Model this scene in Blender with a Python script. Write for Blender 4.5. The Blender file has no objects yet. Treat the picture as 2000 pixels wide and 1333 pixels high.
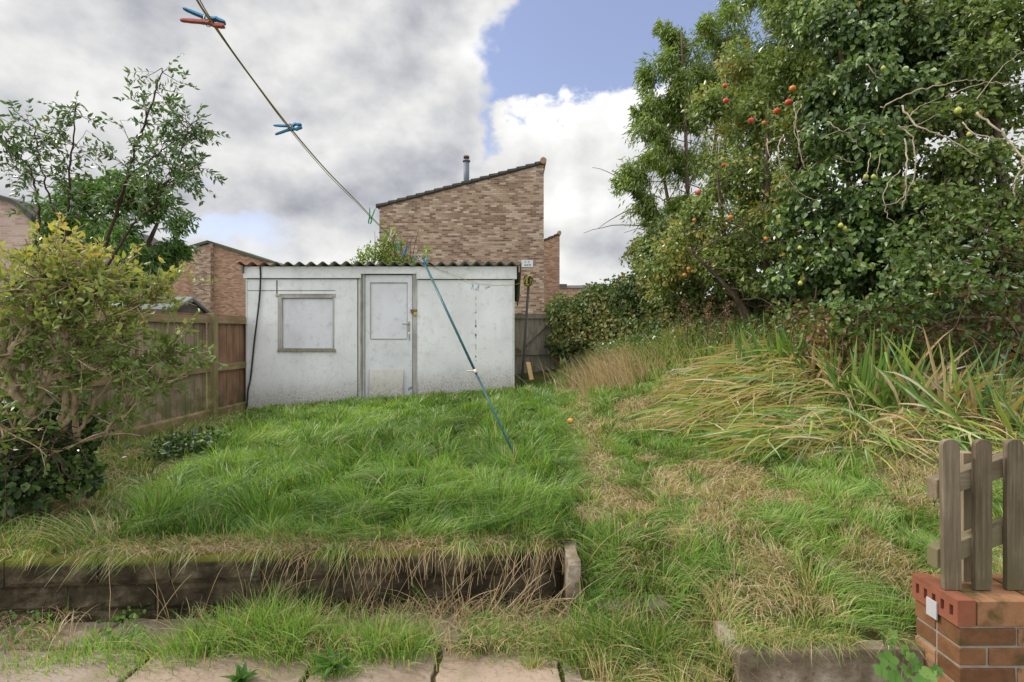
import bpy, bmesh, math, random
import numpy as np
from mathutils import Vector, Matrix
R = math.radians
rng = np.random.default_rng(7)
random.seed(7)
S = bpy.context.scene
COL = S.collection

# ------------------------------------------------------------------ camera
cam = bpy.data.cameras.new("camera")
cam.lens = 18.0
cam.sensor_width = 36.0
cam.shift_y = -0.008
cam.clip_start = 0.05
cam.clip_end = 2000
cam_o = bpy.data.objects.new("camera", cam)
cam_o.location = (0, 0, 1.5)
cam_o.rotation_euler = (R(90), 0, 0)
COL.objects.link(cam_o)
S.camera = cam_o
S.view_settings.view_transform = 'Standard'
S.view_settings.look = 'None'
S.view_settings.exposure = 0.12
S.view_settings.gamma = 1.0
S.cycles.max_bounces = 6
S.cycles.transparent_max_bounces = 8

# ------------------------------------------------------------------ light
SUN_ELEV = 44.0
SUN_AZ = -84.0          # degrees from +Y (the view direction), negative to the left
sd = bpy.data.lights.new("sun", 'SUN')
sd.energy = 3.0
sd.angle = R(6)
sd.color = (1.0, 0.93, 0.82)
so = bpy.data.objects.new("sun", sd)
e, a = R(SUN_ELEV), R(SUN_AZ)
sdir = Vector((math.sin(a) * math.cos(e), math.cos(a) * math.cos(e), math.sin(e)))
so.rotation_euler = sdir.to_track_quat('Z', 'Y').to_euler()
COL.objects.link(so)

W = bpy.data.worlds.new("World")
S.world = W
W.use_nodes = True
wn, wl = W.node_tree.nodes, W.node_tree.links
wn.clear()


class NB:
    """small node-building helper"""
    def __init__(s, n, l):
        s.n, s.l = n, l

    def add(s, t, **kw):
        x = s.n.new(t)
        for k, v in kw.items():
            setattr(x, k, v)
        return x

    def put(s, sock, v):
        if v is None:
            return
        if isinstance(v, bpy.types.NodeSocket):
            s.l.new(v, sock)
        else:
            sock.default_value = v

    def m(s, op, a, b=None, c=None, clamp=False):
        x = s.add('ShaderNodeMath', operation=op)
        x.use_clamp = clamp
        s.put(x.inputs[0], a)
        s.put(x.inputs[1], b)
        if c is not None:
            s.put(x.inputs[2], c)
        return x.outputs[0]

    def sm(s, v, lo, hi, o0=0.0, o1=1.0):
        x = s.add('ShaderNodeMapRange', interpolation_type='SMOOTHSTEP')
        s.put(x.inputs[0], v)
        s.put(x.inputs[1], lo)
        s.put(x.inputs[2], hi)
        s.put(x.inputs[3], o0)
        s.put(x.inputs[4], o1)
        return x.outputs[0]

    def mix(s, f, a, b, mode='MIX'):
        x = s.add('ShaderNodeMix', data_type='RGBA', blend_type=mode)
        s.put(x.inputs[0], f)
        s.put(x.inputs[6], a if not isinstance(a, tuple) or len(a) == 4 else a + (1,))
        s.put(x.inputs[7], b if not isinstance(b, tuple) or len(b) == 4 else b + (1,))
        return x.outputs[2]

    def noise(s, vec, scale, detail=4, rough=.55, dist=0.0):
        x = s.add('ShaderNodeTexNoise')
        s.put(x.inputs['Vector'], vec)
        x.inputs['Scale'].default_value = scale
        x.inputs['Detail'].default_value = detail
        x.inputs['Roughness'].default_value = rough
        x.inputs['Distortion'].default_value = dist
        return x.outputs[0]

    def map(s, vec, sc=(1, 1, 1), loc=(0, 0, 0), rot=(0, 0, 0)):
        x = s.add('ShaderNodeMapping')
        s.put(x.inputs[0], vec)
        x.inputs[1].default_value = loc
        x.inputs[2].default_value = rot
        x.inputs[3].default_value = sc
        return x.outputs[0]

    def ramp(s, f, stops, interp='LINEAR'):
        x = s.add('ShaderNodeValToRGB')
        cr = x.color_ramp
        cr.interpolation = interp
        while len(cr.elements) < len(stops):
            cr.elements.new(.5)
        for el, (p, c) in zip(cr.elements, stops):
            el.position = p
            el.color = c if len(c) == 4 else tuple(c) + (1,)
        s.put(x.inputs[0], f)
        return x.outputs[0]


def build_world():
    b = NB(wn, wl)
    tc = b.add('ShaderNodeTexCoord').outputs['Generated']
    sep = b.add('ShaderNodeSeparateXYZ')
    wl.new(tc, sep.inputs[0])
    X, Y, Z = sep.outputs
    az = b.m('ARCTAN2', X, Y)                       # 0 straight ahead, + to the right
    hyp = b.m('SQRT', b.m('ADD', b.m('MULTIPLY', X, X), b.m('MULTIPLY', Y, Y)))
    el = b.m('ARCTAN2', Z, hyp)
    # cloud domain: compress height toward the horizon
    comb = b.add('ShaderNodeCombineXYZ')
    inv = b.m('DIVIDE', 1.0, b.m('ADD', b.m('MAXIMUM', Z, 0.0), 0.28))
    b.put(comb.inputs[0], b.m('MULTIPLY', X, inv))
    b.put(comb.inputs[1], b.m('MULTIPLY', Y, inv))
    b.put(comb.inputs[2], b.m('MULTIPLY', Z, 2.2))
    dom = comb.outputs[0]
    n1 = b.noise(b.map(tc, (1, 1, 1.3)), 7.0, 10, .55)
    n2 = b.noise(b.map(tc, (1, 1, 1.7), (3.1, 1.7, .4)), 2.7, 8, .55)
    n3 = b.noise(b.map(tc, (1, 1, 1.5), (7.1, 4.7, 2.4)), 4.5, 10, .58)
    ra_ = b.noise(b.map(tc, (1, 1, 1.35), (5.3, 2.2, 1.1)), 3.6, 9, .56)
    rb_ = b.noise(b.map(tc, (1, 1, 1.35), (5.3 - .035, 2.2, 1.1 + .055)), 3.6, 5, .5)
    relief = b.m('SUBTRACT', ra_, rb_)
    dn = b.m('SUBTRACT', n1, .5)
    # the blue opening up ahead to the right
    u = b.m('ADD', az, b.m('ADD', b.m('MULTIPLY', dn, .22), b.m('MULTIPLY', b.m('SUBTRACT', n2, .5), .38)))
    u = b.m('SUBTRACT', u, b.m('MULTIPLY', b.m('SUBTRACT', el, .5), .10))
    v = b.m('ADD', el, b.m('MULTIPLY', b.m('SUBTRACT', n3, .5), -.30))
    # bottom of the gap : cumulus tops
    vb = b.sm(v, .415, .437)
    ul = b.sm(u, -.035, .012)
    ur = b.sm(u, .40, .52, 1, 0)
    vt = b.sm(el, .95, 1.15, 1, 0)
    gap = b.m('MULTIPLY', b.m('MULTIPLY', vb, ul), b.m('MULTIPLY', ur, vt))
    # small wedge between the clouds just left of the cumulus
    w1 = b.m('MULTIPLY', b.sm(b.m('ABSOLUTE', b.m('ADD', u, .018)), .0, .035, 1, 0),
             b.sm(b.m('ABSOLUTE', b.m('SUBTRACT', v, .385)), .02, .06, 1, 0))
    w2 = b.m('MULTIPLY', b.sm(b.m('ABSOLUTE', b.m('ADD', az, .50)), .03, .12, 1, 0),
             b.sm(b.m('ABSOLUTE', b.m('SUBTRACT', v, .178)), .004, .035, 1, 0))
    # scattered thin holes elsewhere
    holes = b.m('MULTIPLY', b.sm(n2, .63, .70), .55)
    blue = b.m('MAXIMUM', gap, b.m('MAXIMUM', b.m('MULTIPLY', w1, .8), b.m('MULTIPLY', w2, .7)), clamp=True)
    blue = b.m('MAXIMUM', blue, holes, clamp=True)
    # cloud brightness
    br = b.sm(n2, .30, .60, .61, .80)
    br = b.m('ADD', br, b.m('MULTIPLY', b.m('SUBTRACT', n3, .5), .22))
    br = b.m('ADD', br, b.m('MULTIPLY', relief, 1.25))
    br = b.m('ADD', br, b.m('MULTIPLY', dn, .22))
    # darker band low left, bright band near the horizon, white heads of the cumulus
    band = b.m('MULTIPLY', b.sm(b.m('ABSOLUTE', b.m('SUBTRACT', el, .25)), .0, .13, 1, 0),
               b.sm(b.m('ABSOLUTE', b.m('ADD', az, .42)), .1, .42, 1, 0))
    br = b.m('SUBTRACT', br, b.m('MULTIPLY', band, .17))
    band3 = b.m('MULTIPLY', b.sm(b.m('ABSOLUTE', b.m('SUBTRACT', el, .47)), .0, .16, 1, 0),
                b.sm(b.m('ABSOLUTE', b.m('ADD', az, .17)), .02, .22, 1, 0))
    br = b.m('SUBTRACT', br, b.m('MULTIPLY', band3, .13))
    lowb = b.sm(b.m('ADD', el, b.m('MULTIPLY', dn, .08)), .10, .19, .12, 0)
    br = b.m('ADD', br, lowb)
    band2 = b.m('MULTIPLY', b.sm(b.m('ABSOLUTE', b.m('SUBTRACT', el, .165)), .0, .07, 1, 0),
                b.sm(b.m('ABSOLUTE', b.m('SUBTRACT', az, .15)), .02, .22, 1, 0))
    br = b.m('SUBTRACT', br, b.m('MULTIPLY', band2, .16))
    # brightened cumulus rims next to the gap
    rim = b.m('MULTIPLY', b.sm(v, .33, .425), b.sm(b.m('ABSOLUTE', b.m('SUBTRACT', az, .14)), .08, .2, 1, 0))
    br = b.m('ADD', br, b.m('MULTIPLY', rim, .15))
    rim2 = b.m('MULTIPLY', b.sm(u, -.12, -.03), b.sm(b.m('SUBTRACT', el, .5), -.1, .0, 0, 1))
    br = b.m('ADD', br, b.m('MULTIPLY', rim2, .10))
    # glare around the veiled sun, up to the left
    dotp = b.add('ShaderNodeVectorMath', operation='DOT_PRODUCT')
    wl.new(tc, dotp.inputs[0])
    dotp.inputs[1].default_value = sdir
    br = b.m('ADD', br, b.sm(dotp.outputs['Value'], .75, 1.0, 0, .35))
    # unseen clouds overhead and behind get added brightness to fill the garden and shed
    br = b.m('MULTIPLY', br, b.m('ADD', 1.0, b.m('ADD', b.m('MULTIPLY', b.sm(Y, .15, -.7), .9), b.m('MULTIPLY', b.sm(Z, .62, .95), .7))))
    cc = b.mix(b.sm(br, .35, .8), (.90, .94, 1.04), (1.0, .995, .99))
    cloud = b.mix(1.0, cc, br, 'MULTIPLY')
    sky = b.add('ShaderNodeTexSky')
    sky.sky_type = 'NISHITA'
    sky.sun_disc = False
    sky.sun_elevation = R(SUN_ELEV)
    sky.sun_rotation = R(SUN_AZ)
    sky.air_density = 1.2
    sky.dust_density = 1.0
    skc = b.mix(1.0, sky.outputs[0], (.165, .15, .17), 'MULTIPLY')
    skc = b.mix(.22, skc, (.58, .62, .75))
    col = b.mix(b.m('SUBTRACT', 1.0, blue, clamp=True), skc, cloud)
    # darker below the horizon
    col = b.mix(b.sm(Z, -.06, -.01), (.12, .13, .10), col)
    bg = b.add('ShaderNodeBackground')
    wl.new(col, bg.inputs[0])
    bg.inputs[1].default_value = 1.0
    out = b.add('ShaderNodeOutputWorld')
    wl.new(bg.outputs[0], out.inputs[0])


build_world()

# ------------------------------------------------------------------ helpers


def P(px, py, D):
    """world point seen at photo pixel (px,py), D metres ahead of the camera"""
    return np.array([(px - 1000) / 1000 * D, D, 1.5 + (650 - py) / 1000 * D])


def tag(o, label=None, cat=None, group=None, kind=None):
    if label:
        o['label'] = label
    if cat:
        o['category'] = cat
    if group:
        o['group'] = group
    if kind:
        o['kind'] = kind
    return o


def empty(name, loc=(0, 0, 0), **kw):
    o = bpy.data.objects.new(name, None)
    o.location = loc
    o.empty_display_size = .1
    COL.objects.link(o)
    tag(o, **kw)
    return o


def link(name, me, mat, parent=None):
    o = bpy.data.objects.new(name, me)
    if mat is not None:
        me.materials.append(mat)
    COL.objects.link(o)
    if parent is not None:
        o.parent = parent
        # geometry is written in world space; keep it there
        pl = Vector((0, 0, 0))
        p = parent
        while p is not None:
            pl += p.location
            p = p.parent
        o.location = -pl
    return o


def npmesh(name, V, F, mat, parent=None, attrs=None, smooth=False):
    V = np.asarray(V, dtype=np.float32)
    me = bpy.data.meshes.new(name)
    Fs = F if isinstance(F, list) else [F]
    Fs = [np.asarray(f, dtype=np.int32) for f in Fs if len(f)]
    me.vertices.add(len(V))
    me.vertices.foreach_set('co', V.ravel())
    li = np.concatenate([f.ravel() for f in Fs])
    tot = np.concatenate([np.full(len(f), f.shape[1], dtype=np.int32) for f in Fs])
    st = np.concatenate([[0], np.cumsum(tot)[:-1]]).astype(np.int32)
    me.loops.add(len(li))
    me.loops.foreach_set('vertex_index', li)
    me.polygons.add(len(tot))
    me.polygons.foreach_set('loop_start', st)
    me.polygons.foreach_set('loop_total', tot)
    if attrs:
        for k, v in attrs.items():
            at = me.attributes.new(k, 'FLOAT', 'POINT')
            at.data.foreach_set('value', np.asarray(v, dtype=np.float32))
    me.update(calc_edges=True)
    sm_ = np.full(len(tot), bool(smooth)) if isinstance(smooth, bool) else np.asarray(smooth, dtype=bool)
    me.polygons.foreach_set('use_smooth', sm_)
    return link(name, me, mat, parent)


class MB:
    """collects boxes, bars and tubes into one mesh"""
    def __init__(s):
        s.V, s.F, s.S, s.n = [], {}, {}, 0

    def addv(s, V, Fs, sm=False):
        V = np.asarray(V, dtype=float)
        for f in Fs:
            s.S.setdefault(len(f), []).append(sm and len(f) == 4)
            s.F.setdefault(len(f), []).append([i + s.n for i in f])
        s.V.append(V)
        s.n += len(V)

    def box(s, x0, x1, y0, y1, z0, z1, M=None, jit=0.0):
        V = np.array([[x0, y0, z0], [x1, y0, z0], [x1, y1, z0], [x0, y1, z0],
                      [x0, y0, z1], [x1, y0, z1], [x1, y1, z1], [x0, y1, z1]], float)
        if jit:
            V += rng.uniform(-jit, jit, V.shape)
        if M is not None:
            V = np.array([list(M @ Vector(v)) for v in V])
        s.addv(V, [(0, 3, 2, 1), (4, 5, 6, 7), (0, 1, 5, 4), (1, 2, 6, 5), (2, 3, 7, 6), (3, 0, 4, 7)])
        return s

    def prism(s, poly, axis, a0, a1):
        """poly: 2D points; extruded along axis 'x','y' or 'z' from a0 to a1"""
        n = len(poly)
        def mk(p, t):
            return {'y': (p[0], t, p[1]), 'x': (t, p[0], p[1]), 'z': (p[0], p[1], t)}[axis]
        V = [mk(p, a0) for p in poly] + [mk(p, a1) for p in poly]
        F = [tuple(range(n)), tuple(range(2 * n - 1, n - 1, -1))]
        for i in range(n):
            j = (i + 1) % n
            F.append((i, i + n, j + n, j))
        s.addv(V, F)
        return s

    def tube(s, pts, rad, k=6, cap=True):
        pts = np.asarray(pts, float)
        n = len(pts)
        rad = np.full(n, rad, float) if np.isscalar(rad) else np.asarray(rad, float)
        T = np.gradient(pts, axis=0)
        T /= np.linalg.norm(T, axis=1)[:, None] + 1e-9
        up = np.array([0, 0, 1.0]) if abs(T[0][2]) < .9 else np.array([1.0, 0, 0])
        V = []
        for i in range(n):
            a = np.cross(T[i], up)
            a /= np.linalg.norm(a) + 1e-9
            c = np.cross(a, T[i])
            up = c
            for j in range(k):
                t = 2 * math.pi * j / k
                V.append(pts[i] + rad[i] * (math.cos(t) * a + math.sin(t) * c))
        F = []
        for i in range(n - 1):
            for j in range(k):
                j2 = (j + 1) % k
                F.append((i * k + j, i * k + j2, (i + 1) * k + j2, (i + 1) * k + j))
        if cap:
            F.append(tuple(range(k - 1, -1, -1)))
            F.append(tuple((n - 1) * k + j for j in range(k)))
        s.addv(V, F, True)
        return s

    def build(s, name, mat, parent=None, bevel=0, smooth=False, attrs=None):
        Fs = [np.array(v, dtype=np.int32) for v in s.F.values()]
        flags = True if smooth else np.concatenate([np.array(s.S[k]) for k in s.F])
        o = npmesh(name, np.concatenate(s.V), Fs, mat, parent, attrs, flags)
        if bevel:
            bm = bmesh.new()
            bm.from_mesh(o.data)
            bmesh.ops.recalc_face_normals(bm, faces=bm.faces)
            bmesh.ops.bevel(bm, geom=bm.edges[:], offset=bevel, segments=2, profile=.6, affect='EDGES')
            bm.to_mesh(o.data)
            bm.free()
        return o


def vnoise(p, seed=0):
    """value noise on N x 2 or N x 3 points, range 0..1"""
    p = np.asarray(p, float)
    if p.shape[1] == 2:
        p = np.c_[p, np.zeros(len(p))]
    i = np.floor(p).astype(np.int64)
    f = p - i
    f = f * f * (3 - 2 * f)
    def h(ix, iy, iz):
        n = (ix * 374761393 + iy * 668265263 + iz * 2147483647 + seed * 974711) & 0xffffffff
        n = ((n ^ (n >> 13)) * 1274126177) & 0xffffffff
        n = (n ^ (n >> 16)) & 0xffffffff
        return n / 4294967295.0
    r = 0
    for dx in (0, 1):
        for dy in (0, 1):
            for dz in (0, 1):
                w = (f[:, 0] if dx else 1 - f[:, 0]) * (f[:, 1] if dy else 1 - f[:, 1]) * (f[:, 2] if dz else 1 - f[:, 2])
                r = r + w * h(i[:, 0] + dx, i[:, 1] + dy, i[:, 2] + dz)
    return r


def fbm(p, seed=0, oct=3):
    r, a, t = 0, 1.0, 0
    p = np.asarray(p, float)
    for k in range(oct):
        r = r + a * vnoise(p * 2 ** k, seed + k * 13)
        t += a
        a *= .5
    return r / t


def sstep(x, a, b):
    t = np.clip((np.asarray(x, float) - a) / (b - a), 0, 1)
    return t * t * (3 - 2 * t)


# ------------------------------------------------------------------ materials
MATS = {}


def newmat(name):
    m = bpy.data.materials.new(name)
    m.use_nodes = True
    m.node_tree.nodes.clear()
    b = NB(m.node_tree.nodes, m.node_tree.links)
    out = b.add('ShaderNodeOutputMaterial')
    return m, b, out


def principled(b, out, col, rough=.7, spec=.3, bump=None, bs=.3, bd=.01, metal=0.0):
    p = b.add('ShaderNodeBsdfPrincipled')
    b.put(p.inputs['Base Color'], col if not isinstance(col, tuple) else (col + (1,))[:4])
    b.put(p.inputs['Roughness'], rough)
    p.inputs['Specular IOR Level'].default_value = spec
    p.inputs['Metallic'].default_value = metal
    if bump is not None:
        bn = b.add('ShaderNodeBump')
        bn.inputs['Strength'].default_value = bs
        bn.inputs['Distance'].default_value = bd
        b.put(bn.inputs['Height'], bump)
        b.l.new(bn.outputs[0], p.inputs['Normal'])
    b.l.new(p.outputs[0], out.inputs[0])
    return p


def leafmat(name, stops, trans=.35, gloss=.08, rough=.4, tint=(1.15, 1.25, .6)):
    m, b, out = newmat(name)
    at = b.add('ShaderNodeAttribute', attribute_name='rnd')
    c = b.ramp(at.outputs['Fac'], stops)
    d = b.add('ShaderNodeBsdfDiffuse')
    b.put(d.inputs[0], c)
    t = b.add('ShaderNodeBsdfTranslucent')
    b.put(t.inputs[0], b.mix(1.0, c, tint, 'MULTIPLY'))
    g = b.add('ShaderNodeBsdfGlossy')
    g.inputs['Roughness'].default_value = rough
    g.inputs[0].default_value = (1, 1, 1, 1)
    m1 = b.add('ShaderNodeMixShader')
    m1.inputs[0].default_value = trans
    b.l.new(d.outputs[0], m1.inputs[1])
    b.l.new(t.outputs[0], m1.inputs[2])
    fr = b.add('ShaderNodeFresnel')
    fr.inputs[0].default_value = 1.4
    m2 = b.add('ShaderNodeMixShader')
    b.put(m2.inputs[0], b.m('ADD', b.m('MULTIPLY', fr.outputs[0], gloss * 3), gloss * .35, clamp=True))
    b.l.new(m1.outputs[0], m2.inputs[1])
    b.l.new(g.outputs[0], m2.inputs[2])
    b.l.new(m2.outputs[0], out.inputs[0])
    return m


def objco(b):
    return b.add('ShaderNodeTexCoord').outputs['Object']


def barkmat(name, c1, c2, scale=14):
    m, b, out = newmat(name)
    co = objco(b)
    n = b.noise(b.map(co, (1, 1, .35)), scale, 6, .65)
    c = b.ramp(n, [(.3, c1), (.7, c2)])
    principled(b, out, c, .85, .15, n, .6, .01)
    return m


def woodmat(name, cols, grain=(1, 1, .06), scale=45, moss=None, mz=(0.3, 0.9), rough=.85):
    """weathered timber; grain runs along the axis given the small scale factor"""
    m, b, out = newmat(name)
    co = objco(b)
    n = b.noise(b.map(co, grain), scale, 7, .65, .4)
    n2 = b.noise(co, 2.2, 5, .6)
    n3 = b.noise(b.map(co, tuple(g ** .5 for g in grain)), 9, 4, .6)
    f = b.m('ADD', b.m('MULTIPLY', n, .6), b.m('MULTIPLY', n3, .4))
    st = [(.28 + .44 * i / (len(cols) - 1), c) for i, c in enumerate(cols)]
    c = b.ramp(f, st)
    c = b.mix(b.sm(n2, .4, .75, 0, .45), c, tuple(x * .45 for x in cols[0]))
    if moss:
        sep = b.add('ShaderNodeSeparateXYZ')
        b.l.new(co, sep.inputs[0])
        k = b.m('MULTIPLY', b.sm(sep.outputs[2], mz[1], mz[0]), b.sm(b.noise(co, 6, 5, .6), .38, .6))
        c = b.mix(k, c, moss)
    principled(b, out, c, rough, .15, n, .5, .004)
    return m


def brickmat(name, stops, mortar, warm=None, scale_noise=1.0):
    """running-bond brick; uses UV in metres"""
    m, b, out = newmat(name)
    uv = b.add('ShaderNodeUVMap').outputs[0]
    wob = b.noise(uv, 9, 2, .5)
    off = b.add('ShaderNodeVectorMath', operation='MULTIPLY_ADD')
    b.l.new(wob, off.inputs[0])
    off.inputs[1].default_value = (.008, .008, 0)
    b.l.new(uv, off.inputs[2])
    bt = b.add('ShaderNodeTexBrick')
    b.l.new(off.outputs[0], bt.inputs['Vector'])
    bt.inputs['Color1'].default_value = (0, 0, 0, 1)
    bt.inputs['Color2'].default_value = (1, 1, 1, 1)
    bt.inputs['Mortar'].default_value = (.5, .5, .5, 1)
    bt.inputs['Scale'].default_value = 1.0
    bt.inputs['Mortar Size'].default_value = .007
    bt.inputs['Mortar Smooth'].default_value = .25
    bt.inputs['Brick Width'].default_value = .225
    bt.inputs['Row Height'].default_value = .075
    big = b.noise(uv, 1.1, 4, .6)
    f = b.m('ADD', b.m('MULTIPLY', bt.outputs['Color'], .78), b.m('MULTIPLY', b.m('SUBTRACT', big, .28), .5))
    c = b.ramp(f, stops)
    fine = b.noise(uv, 60, 4, .7)
    c = b.mix(1.0, c, b.mix(b.sm(fine, .25, .75), (.78, .78, .78), (1.18, 1.18, 1.18)), 'MULTIPLY')
    mc = b.mix(b.sm(big, .3, .7), mortar, tuple(x * .7 for x in mortar))
    c = b.mix(bt.outputs['Fac'], c, mc)
    # rain and lichen staining
    st = b.noise(b.map(uv, (1.6, .5, 1)), 1.4, 6, .65)
    c = b.mix(b.sm(st, .55, .75, 0, .4), c, (.13, .11, .085))
    h = b.m('SUBTRACT', b.m('MULTIPLY', fine, .3), bt.outputs['Fac'])
    principled(b, out, c, .9, .1, h, .6, .012)
    return m


def plain(name, col, rough=.5, spec=.4, var=.15, sc=20, metal=0.0, bs=.1):
    m, b, out = newmat(name)
    n = b.noise(objco(b), sc, 5, .6)
    c = b.mix(n, tuple(x * (1 - var) for x in col), tuple(min(1, x * (1 + var)) for x in col))
    principled(b, out, c, rough, spec, n, bs, .004, metal)
    return m


M = MATS
M['bark'] = barkmat('bark', (.05, .035, .025), (.16, .12, .09))
M['palebark'] = barkmat('pale_bark', (.20, .15, .09), (.50, .40, .27), 30)
M['vine'] = barkmat('vine_stem', (.24, .19, .14), (.46, .39, .31), 25)
M['darkstem'] = barkmat('dark_stem', (.035, .022, .02), (.10, .06, .045), 30)
M['fence'] = woodmat('fence_wood', [(.12, .085, .055), (.235, .175, .12), (.35, .28, .205), (.47, .40, .31)], (1, 1, .05), 40, (.12, .12, .05), (.35, 1.3))
M['fence_red'] = woodmat('fence_wood_reddish', [(.14, .075, .045), (.27, .155, .10), (.38, .26, .18)], (1, 1, .05), 40, (.10, .09, .045), (.35, 1.0))
M['rail'] = woodmat('rail_wood', [(.14, .10, .055), (.28, .21, .12), (.40, .32, .19)], (1, .05, 1), 40, (.15, .14, .055), (.4, 1.6))
M['post'] = woodmat('post_wood', [(.15, .12, .07), (.28, .23, .13), (.40, .34, .20)], (1, 1, .05), 35, (.14, .13, .05), (.3, 1.6))
M['gate'] = woodmat('gate_wood', [(.12, .11, .085), (.25, .225, .18), (.36, .33, .27)], (1, 1, .05), 30, (.09, .10, .05), (.4, 1.2))
M['picket'] = woodmat('picket_wood', [(.06, .046, .03), (.13, .10, .065), (.21, .17, .12), (.34, .29, .22)], (1, 1, .04), 90, (.10, .09, .05), (.5, .8))
M['picketrail'] = woodmat('picket_rail_wood', [(.11, .085, .055), (.20, .16, .11), (.34, .29, .22)], (.05, 1, 1), 60, (.16, .14, .08), (.6, .9))
M['plank'] = woodmat('fresh_wood', [(.42, .27, .12), (.55, .38, .18), (.62, .46, .25)], (1, 1, .06), 30)
BR_MAIN = [(.0, (.11, .07, .055)), (.22, (.22, .135, .10)), (.42, (.31, .205, .15)), (.6, (.38, .275, .20)), (.8, (.46, .36, .28)), (1, (.60, .51, .42))]
M['brick'] = brickmat('house_brick', BR_MAIN, (.40, .34, .27))
M['brick2'] = brickmat('far_house_brick', [(0, (.20, .11, .08)), (.5, (.36, .21, .14)), (1, (.50, .34, .24))], (.42, .35, .27))
M['rooftile'] = plain('roof_tile', (.085, .08, .075), .8, .2, .4, 8)
M['mossroof'] = plain('mossy_roof_tile', (.09, .10, .075), .9, .1, .4, 8)
M['redtile'] = plain('red_roof_tile', (.26, .11, .075), .85, .15, .3, 8)
M['lead'] = plain('flue_metal', (.13, .15, .19), .6, .3, .2, 10, .15)
M['felt'] = plain('roofing_felt', (.23, .26, .26), .95, .1, .25, 6)
M['creosote'] = woodmat('shed_boards', [(.05, .045, .04), (.10, .09, .08), (.15, .13, .115)], (.05, 1, 1), 30)
M['upvc'] = plain('window_white', (.75, .76, .78), .4, .4, .05)
M['glassdark'] = plain('window_glass', (.05, .06, .07), .1, .6, .1)
M['cable'] = plain('black_cable', (.02, .02, .022), .5, .4, .2)
M['steel'] = plain('dull_steel', (.35, .35, .34), .4, .5, .2, 40, .7)
M['rust'] = plain('rusty_metal', (.16, .085, .05), .8, .3, .5, 60)
M['brass'] = plain('brass', (.45, .36, .08), .4, .5, .3, 40, .6)
M['polegrey'] = plain('post_paint', (.055, .052, .05), .55, .4, .35, 12)
M['teal'] = plain('teal_plastic_coat', (.006, .075, .095), .4, .5, .12, 30)
M['blue'] = plain('blue_plastic', (.02, .20, .42), .45, .5, .12, 60)
M['pink'] = plain('pink_plastic', (.48, .13, .12), .45, .5, .15, 60)
M['green'] = plain('green_plastic', (.03, .30, .12), .45, .5, .15, 60)
M['cream'] = plain('cream_plastic', (.60, .52, .42), .45, .5, .15, 60)
M['line'] = plain('line_plastic', (.33, .27, .05), .5, .4, .35, 80)
M['black_line'] = plain('thin_line', (.10, .09, .06), .5, .4, .3, 80)
M['yellow'] = plain('yellow_rope', (.50, .44, .03), .6, .3, .3, 60)
M['darkrope'] = plain('dark_rope', (.06, .07, .03), .7, .3, .3, 60)
M['plaque'] = plain('white_sign_panel', (.62, .63, .66), .5, .4, .06)
M['ink'] = plain('grey_lettering', (.14, .15, .16), .6, .3, .1)
M['slate'] = plain('grey_plate', (.42, .42, .44), .6, .3, .1)


def whitepaint(name, base=(.75, .765, .79), grime=1.0, zlow=.45, gz=.55):
    m, b, out = newmat(name)
    co = objco(b)
    sep = b.add('ShaderNodeSeparateXYZ')
    b.l.new(co, sep.inputs[0])
    big = b.noise(b.map(co, (1, 1, .6)), 1.6, 6, .6)
    mid = b.noise(co, 9, 6, .65)
    fine = b.noise(co, 45, 5, .7)
    c = b.mix(b.sm(big, .3, .75), base, tuple(x * .80 for x in base))
    c = b.mix(b.sm(mid, .5, .72, 0, .6), c, tuple(x * .66 for x in (base[0], base[1] * .98, base[2] * .9)))
    # splashed soil and algae low down on the wall
    zz = b.m('ADD', sep.outputs[2], b.m('MULTIPLY', b.m('SUBTRACT', mid, .5), .55))
    zz = b.m('SUBTRACT', zz, b.m('MULTIPLY', sep.outputs[0], .085))
    low = b.sm(zz, zlow + .2, zlow + gz + .15, 1, 0)
    c = b.mix(b.m('MULTIPLY', low, b.sm(fine, .42, .62, .35 * grime, .9 * grime)), c, (.20, .175, .135))
    spots = b.m('MULTIPLY', b.sm(b.noise(co, 16, 3, .5), .66, .72), b.sm(big, .42, .6))
    c = b.mix(b.m('MULTIPLY', spots, .6 * grime), c, (.22, .20, .17))
    # vertical water streaks
    stk = b.noise(b.map(co, (9, 9, .5)), 2.0, 4, .6)
    c = b.mix(b.sm(stk, .55, .75, 0, .13 * grime), c, (.33, .32, .29))
    chip = b.m('MULTIPLY', b.sm(b.noise(co, 28, 6, .75), .635, .66), b.sm(b.noise(co, 2.4, 3, .5), .45, .62))
    c = b.mix(b.m('MULTIPLY', chip, .75), c, (.17, .155, .13))
    crack = b.m('ABSOLUTE', b.m('SUBTRACT', b.noise(co, 3.1, 8, .62, .3), .5))
    c = b.mix(b.m('MULTIPLY', b.sm(crack, .004, .0), b.sm(b.noise(co, 1.3, 2, .5), .5, .6, 0, .55 * grime)), c, (.2, .19, .17))
    h = b.m('ADD', b.m('MULTIPLY', mid, .7), b.m('MULTIPLY', fine, .3))
    principled(b, out, c, .75, .25, h, .35, .01)
    return m


M['shed'] = whitepaint('shed_white_paint')
M['shed_trim'] = whitepaint('shed_trim_paint', (.60, .61, .62), .8, .2, .5)
M['door'] = whitepaint('door_white_paint', (.68, .70, .74), .35)
M['boardwhite'] = whitepaint('boarded_panel_paint', (.66, .675, .725), .5, -.5)
M['weathered'] = whitepaint('weathered_board', (.68, .67, .65), .8, 0.5, .5)
M['greywood'] = woodmat('grey_frame_wood', [(.22, .21, .19), (.40, .39, .37), (.52, .52, .50)], (1, 1, .08), 40)


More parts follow.
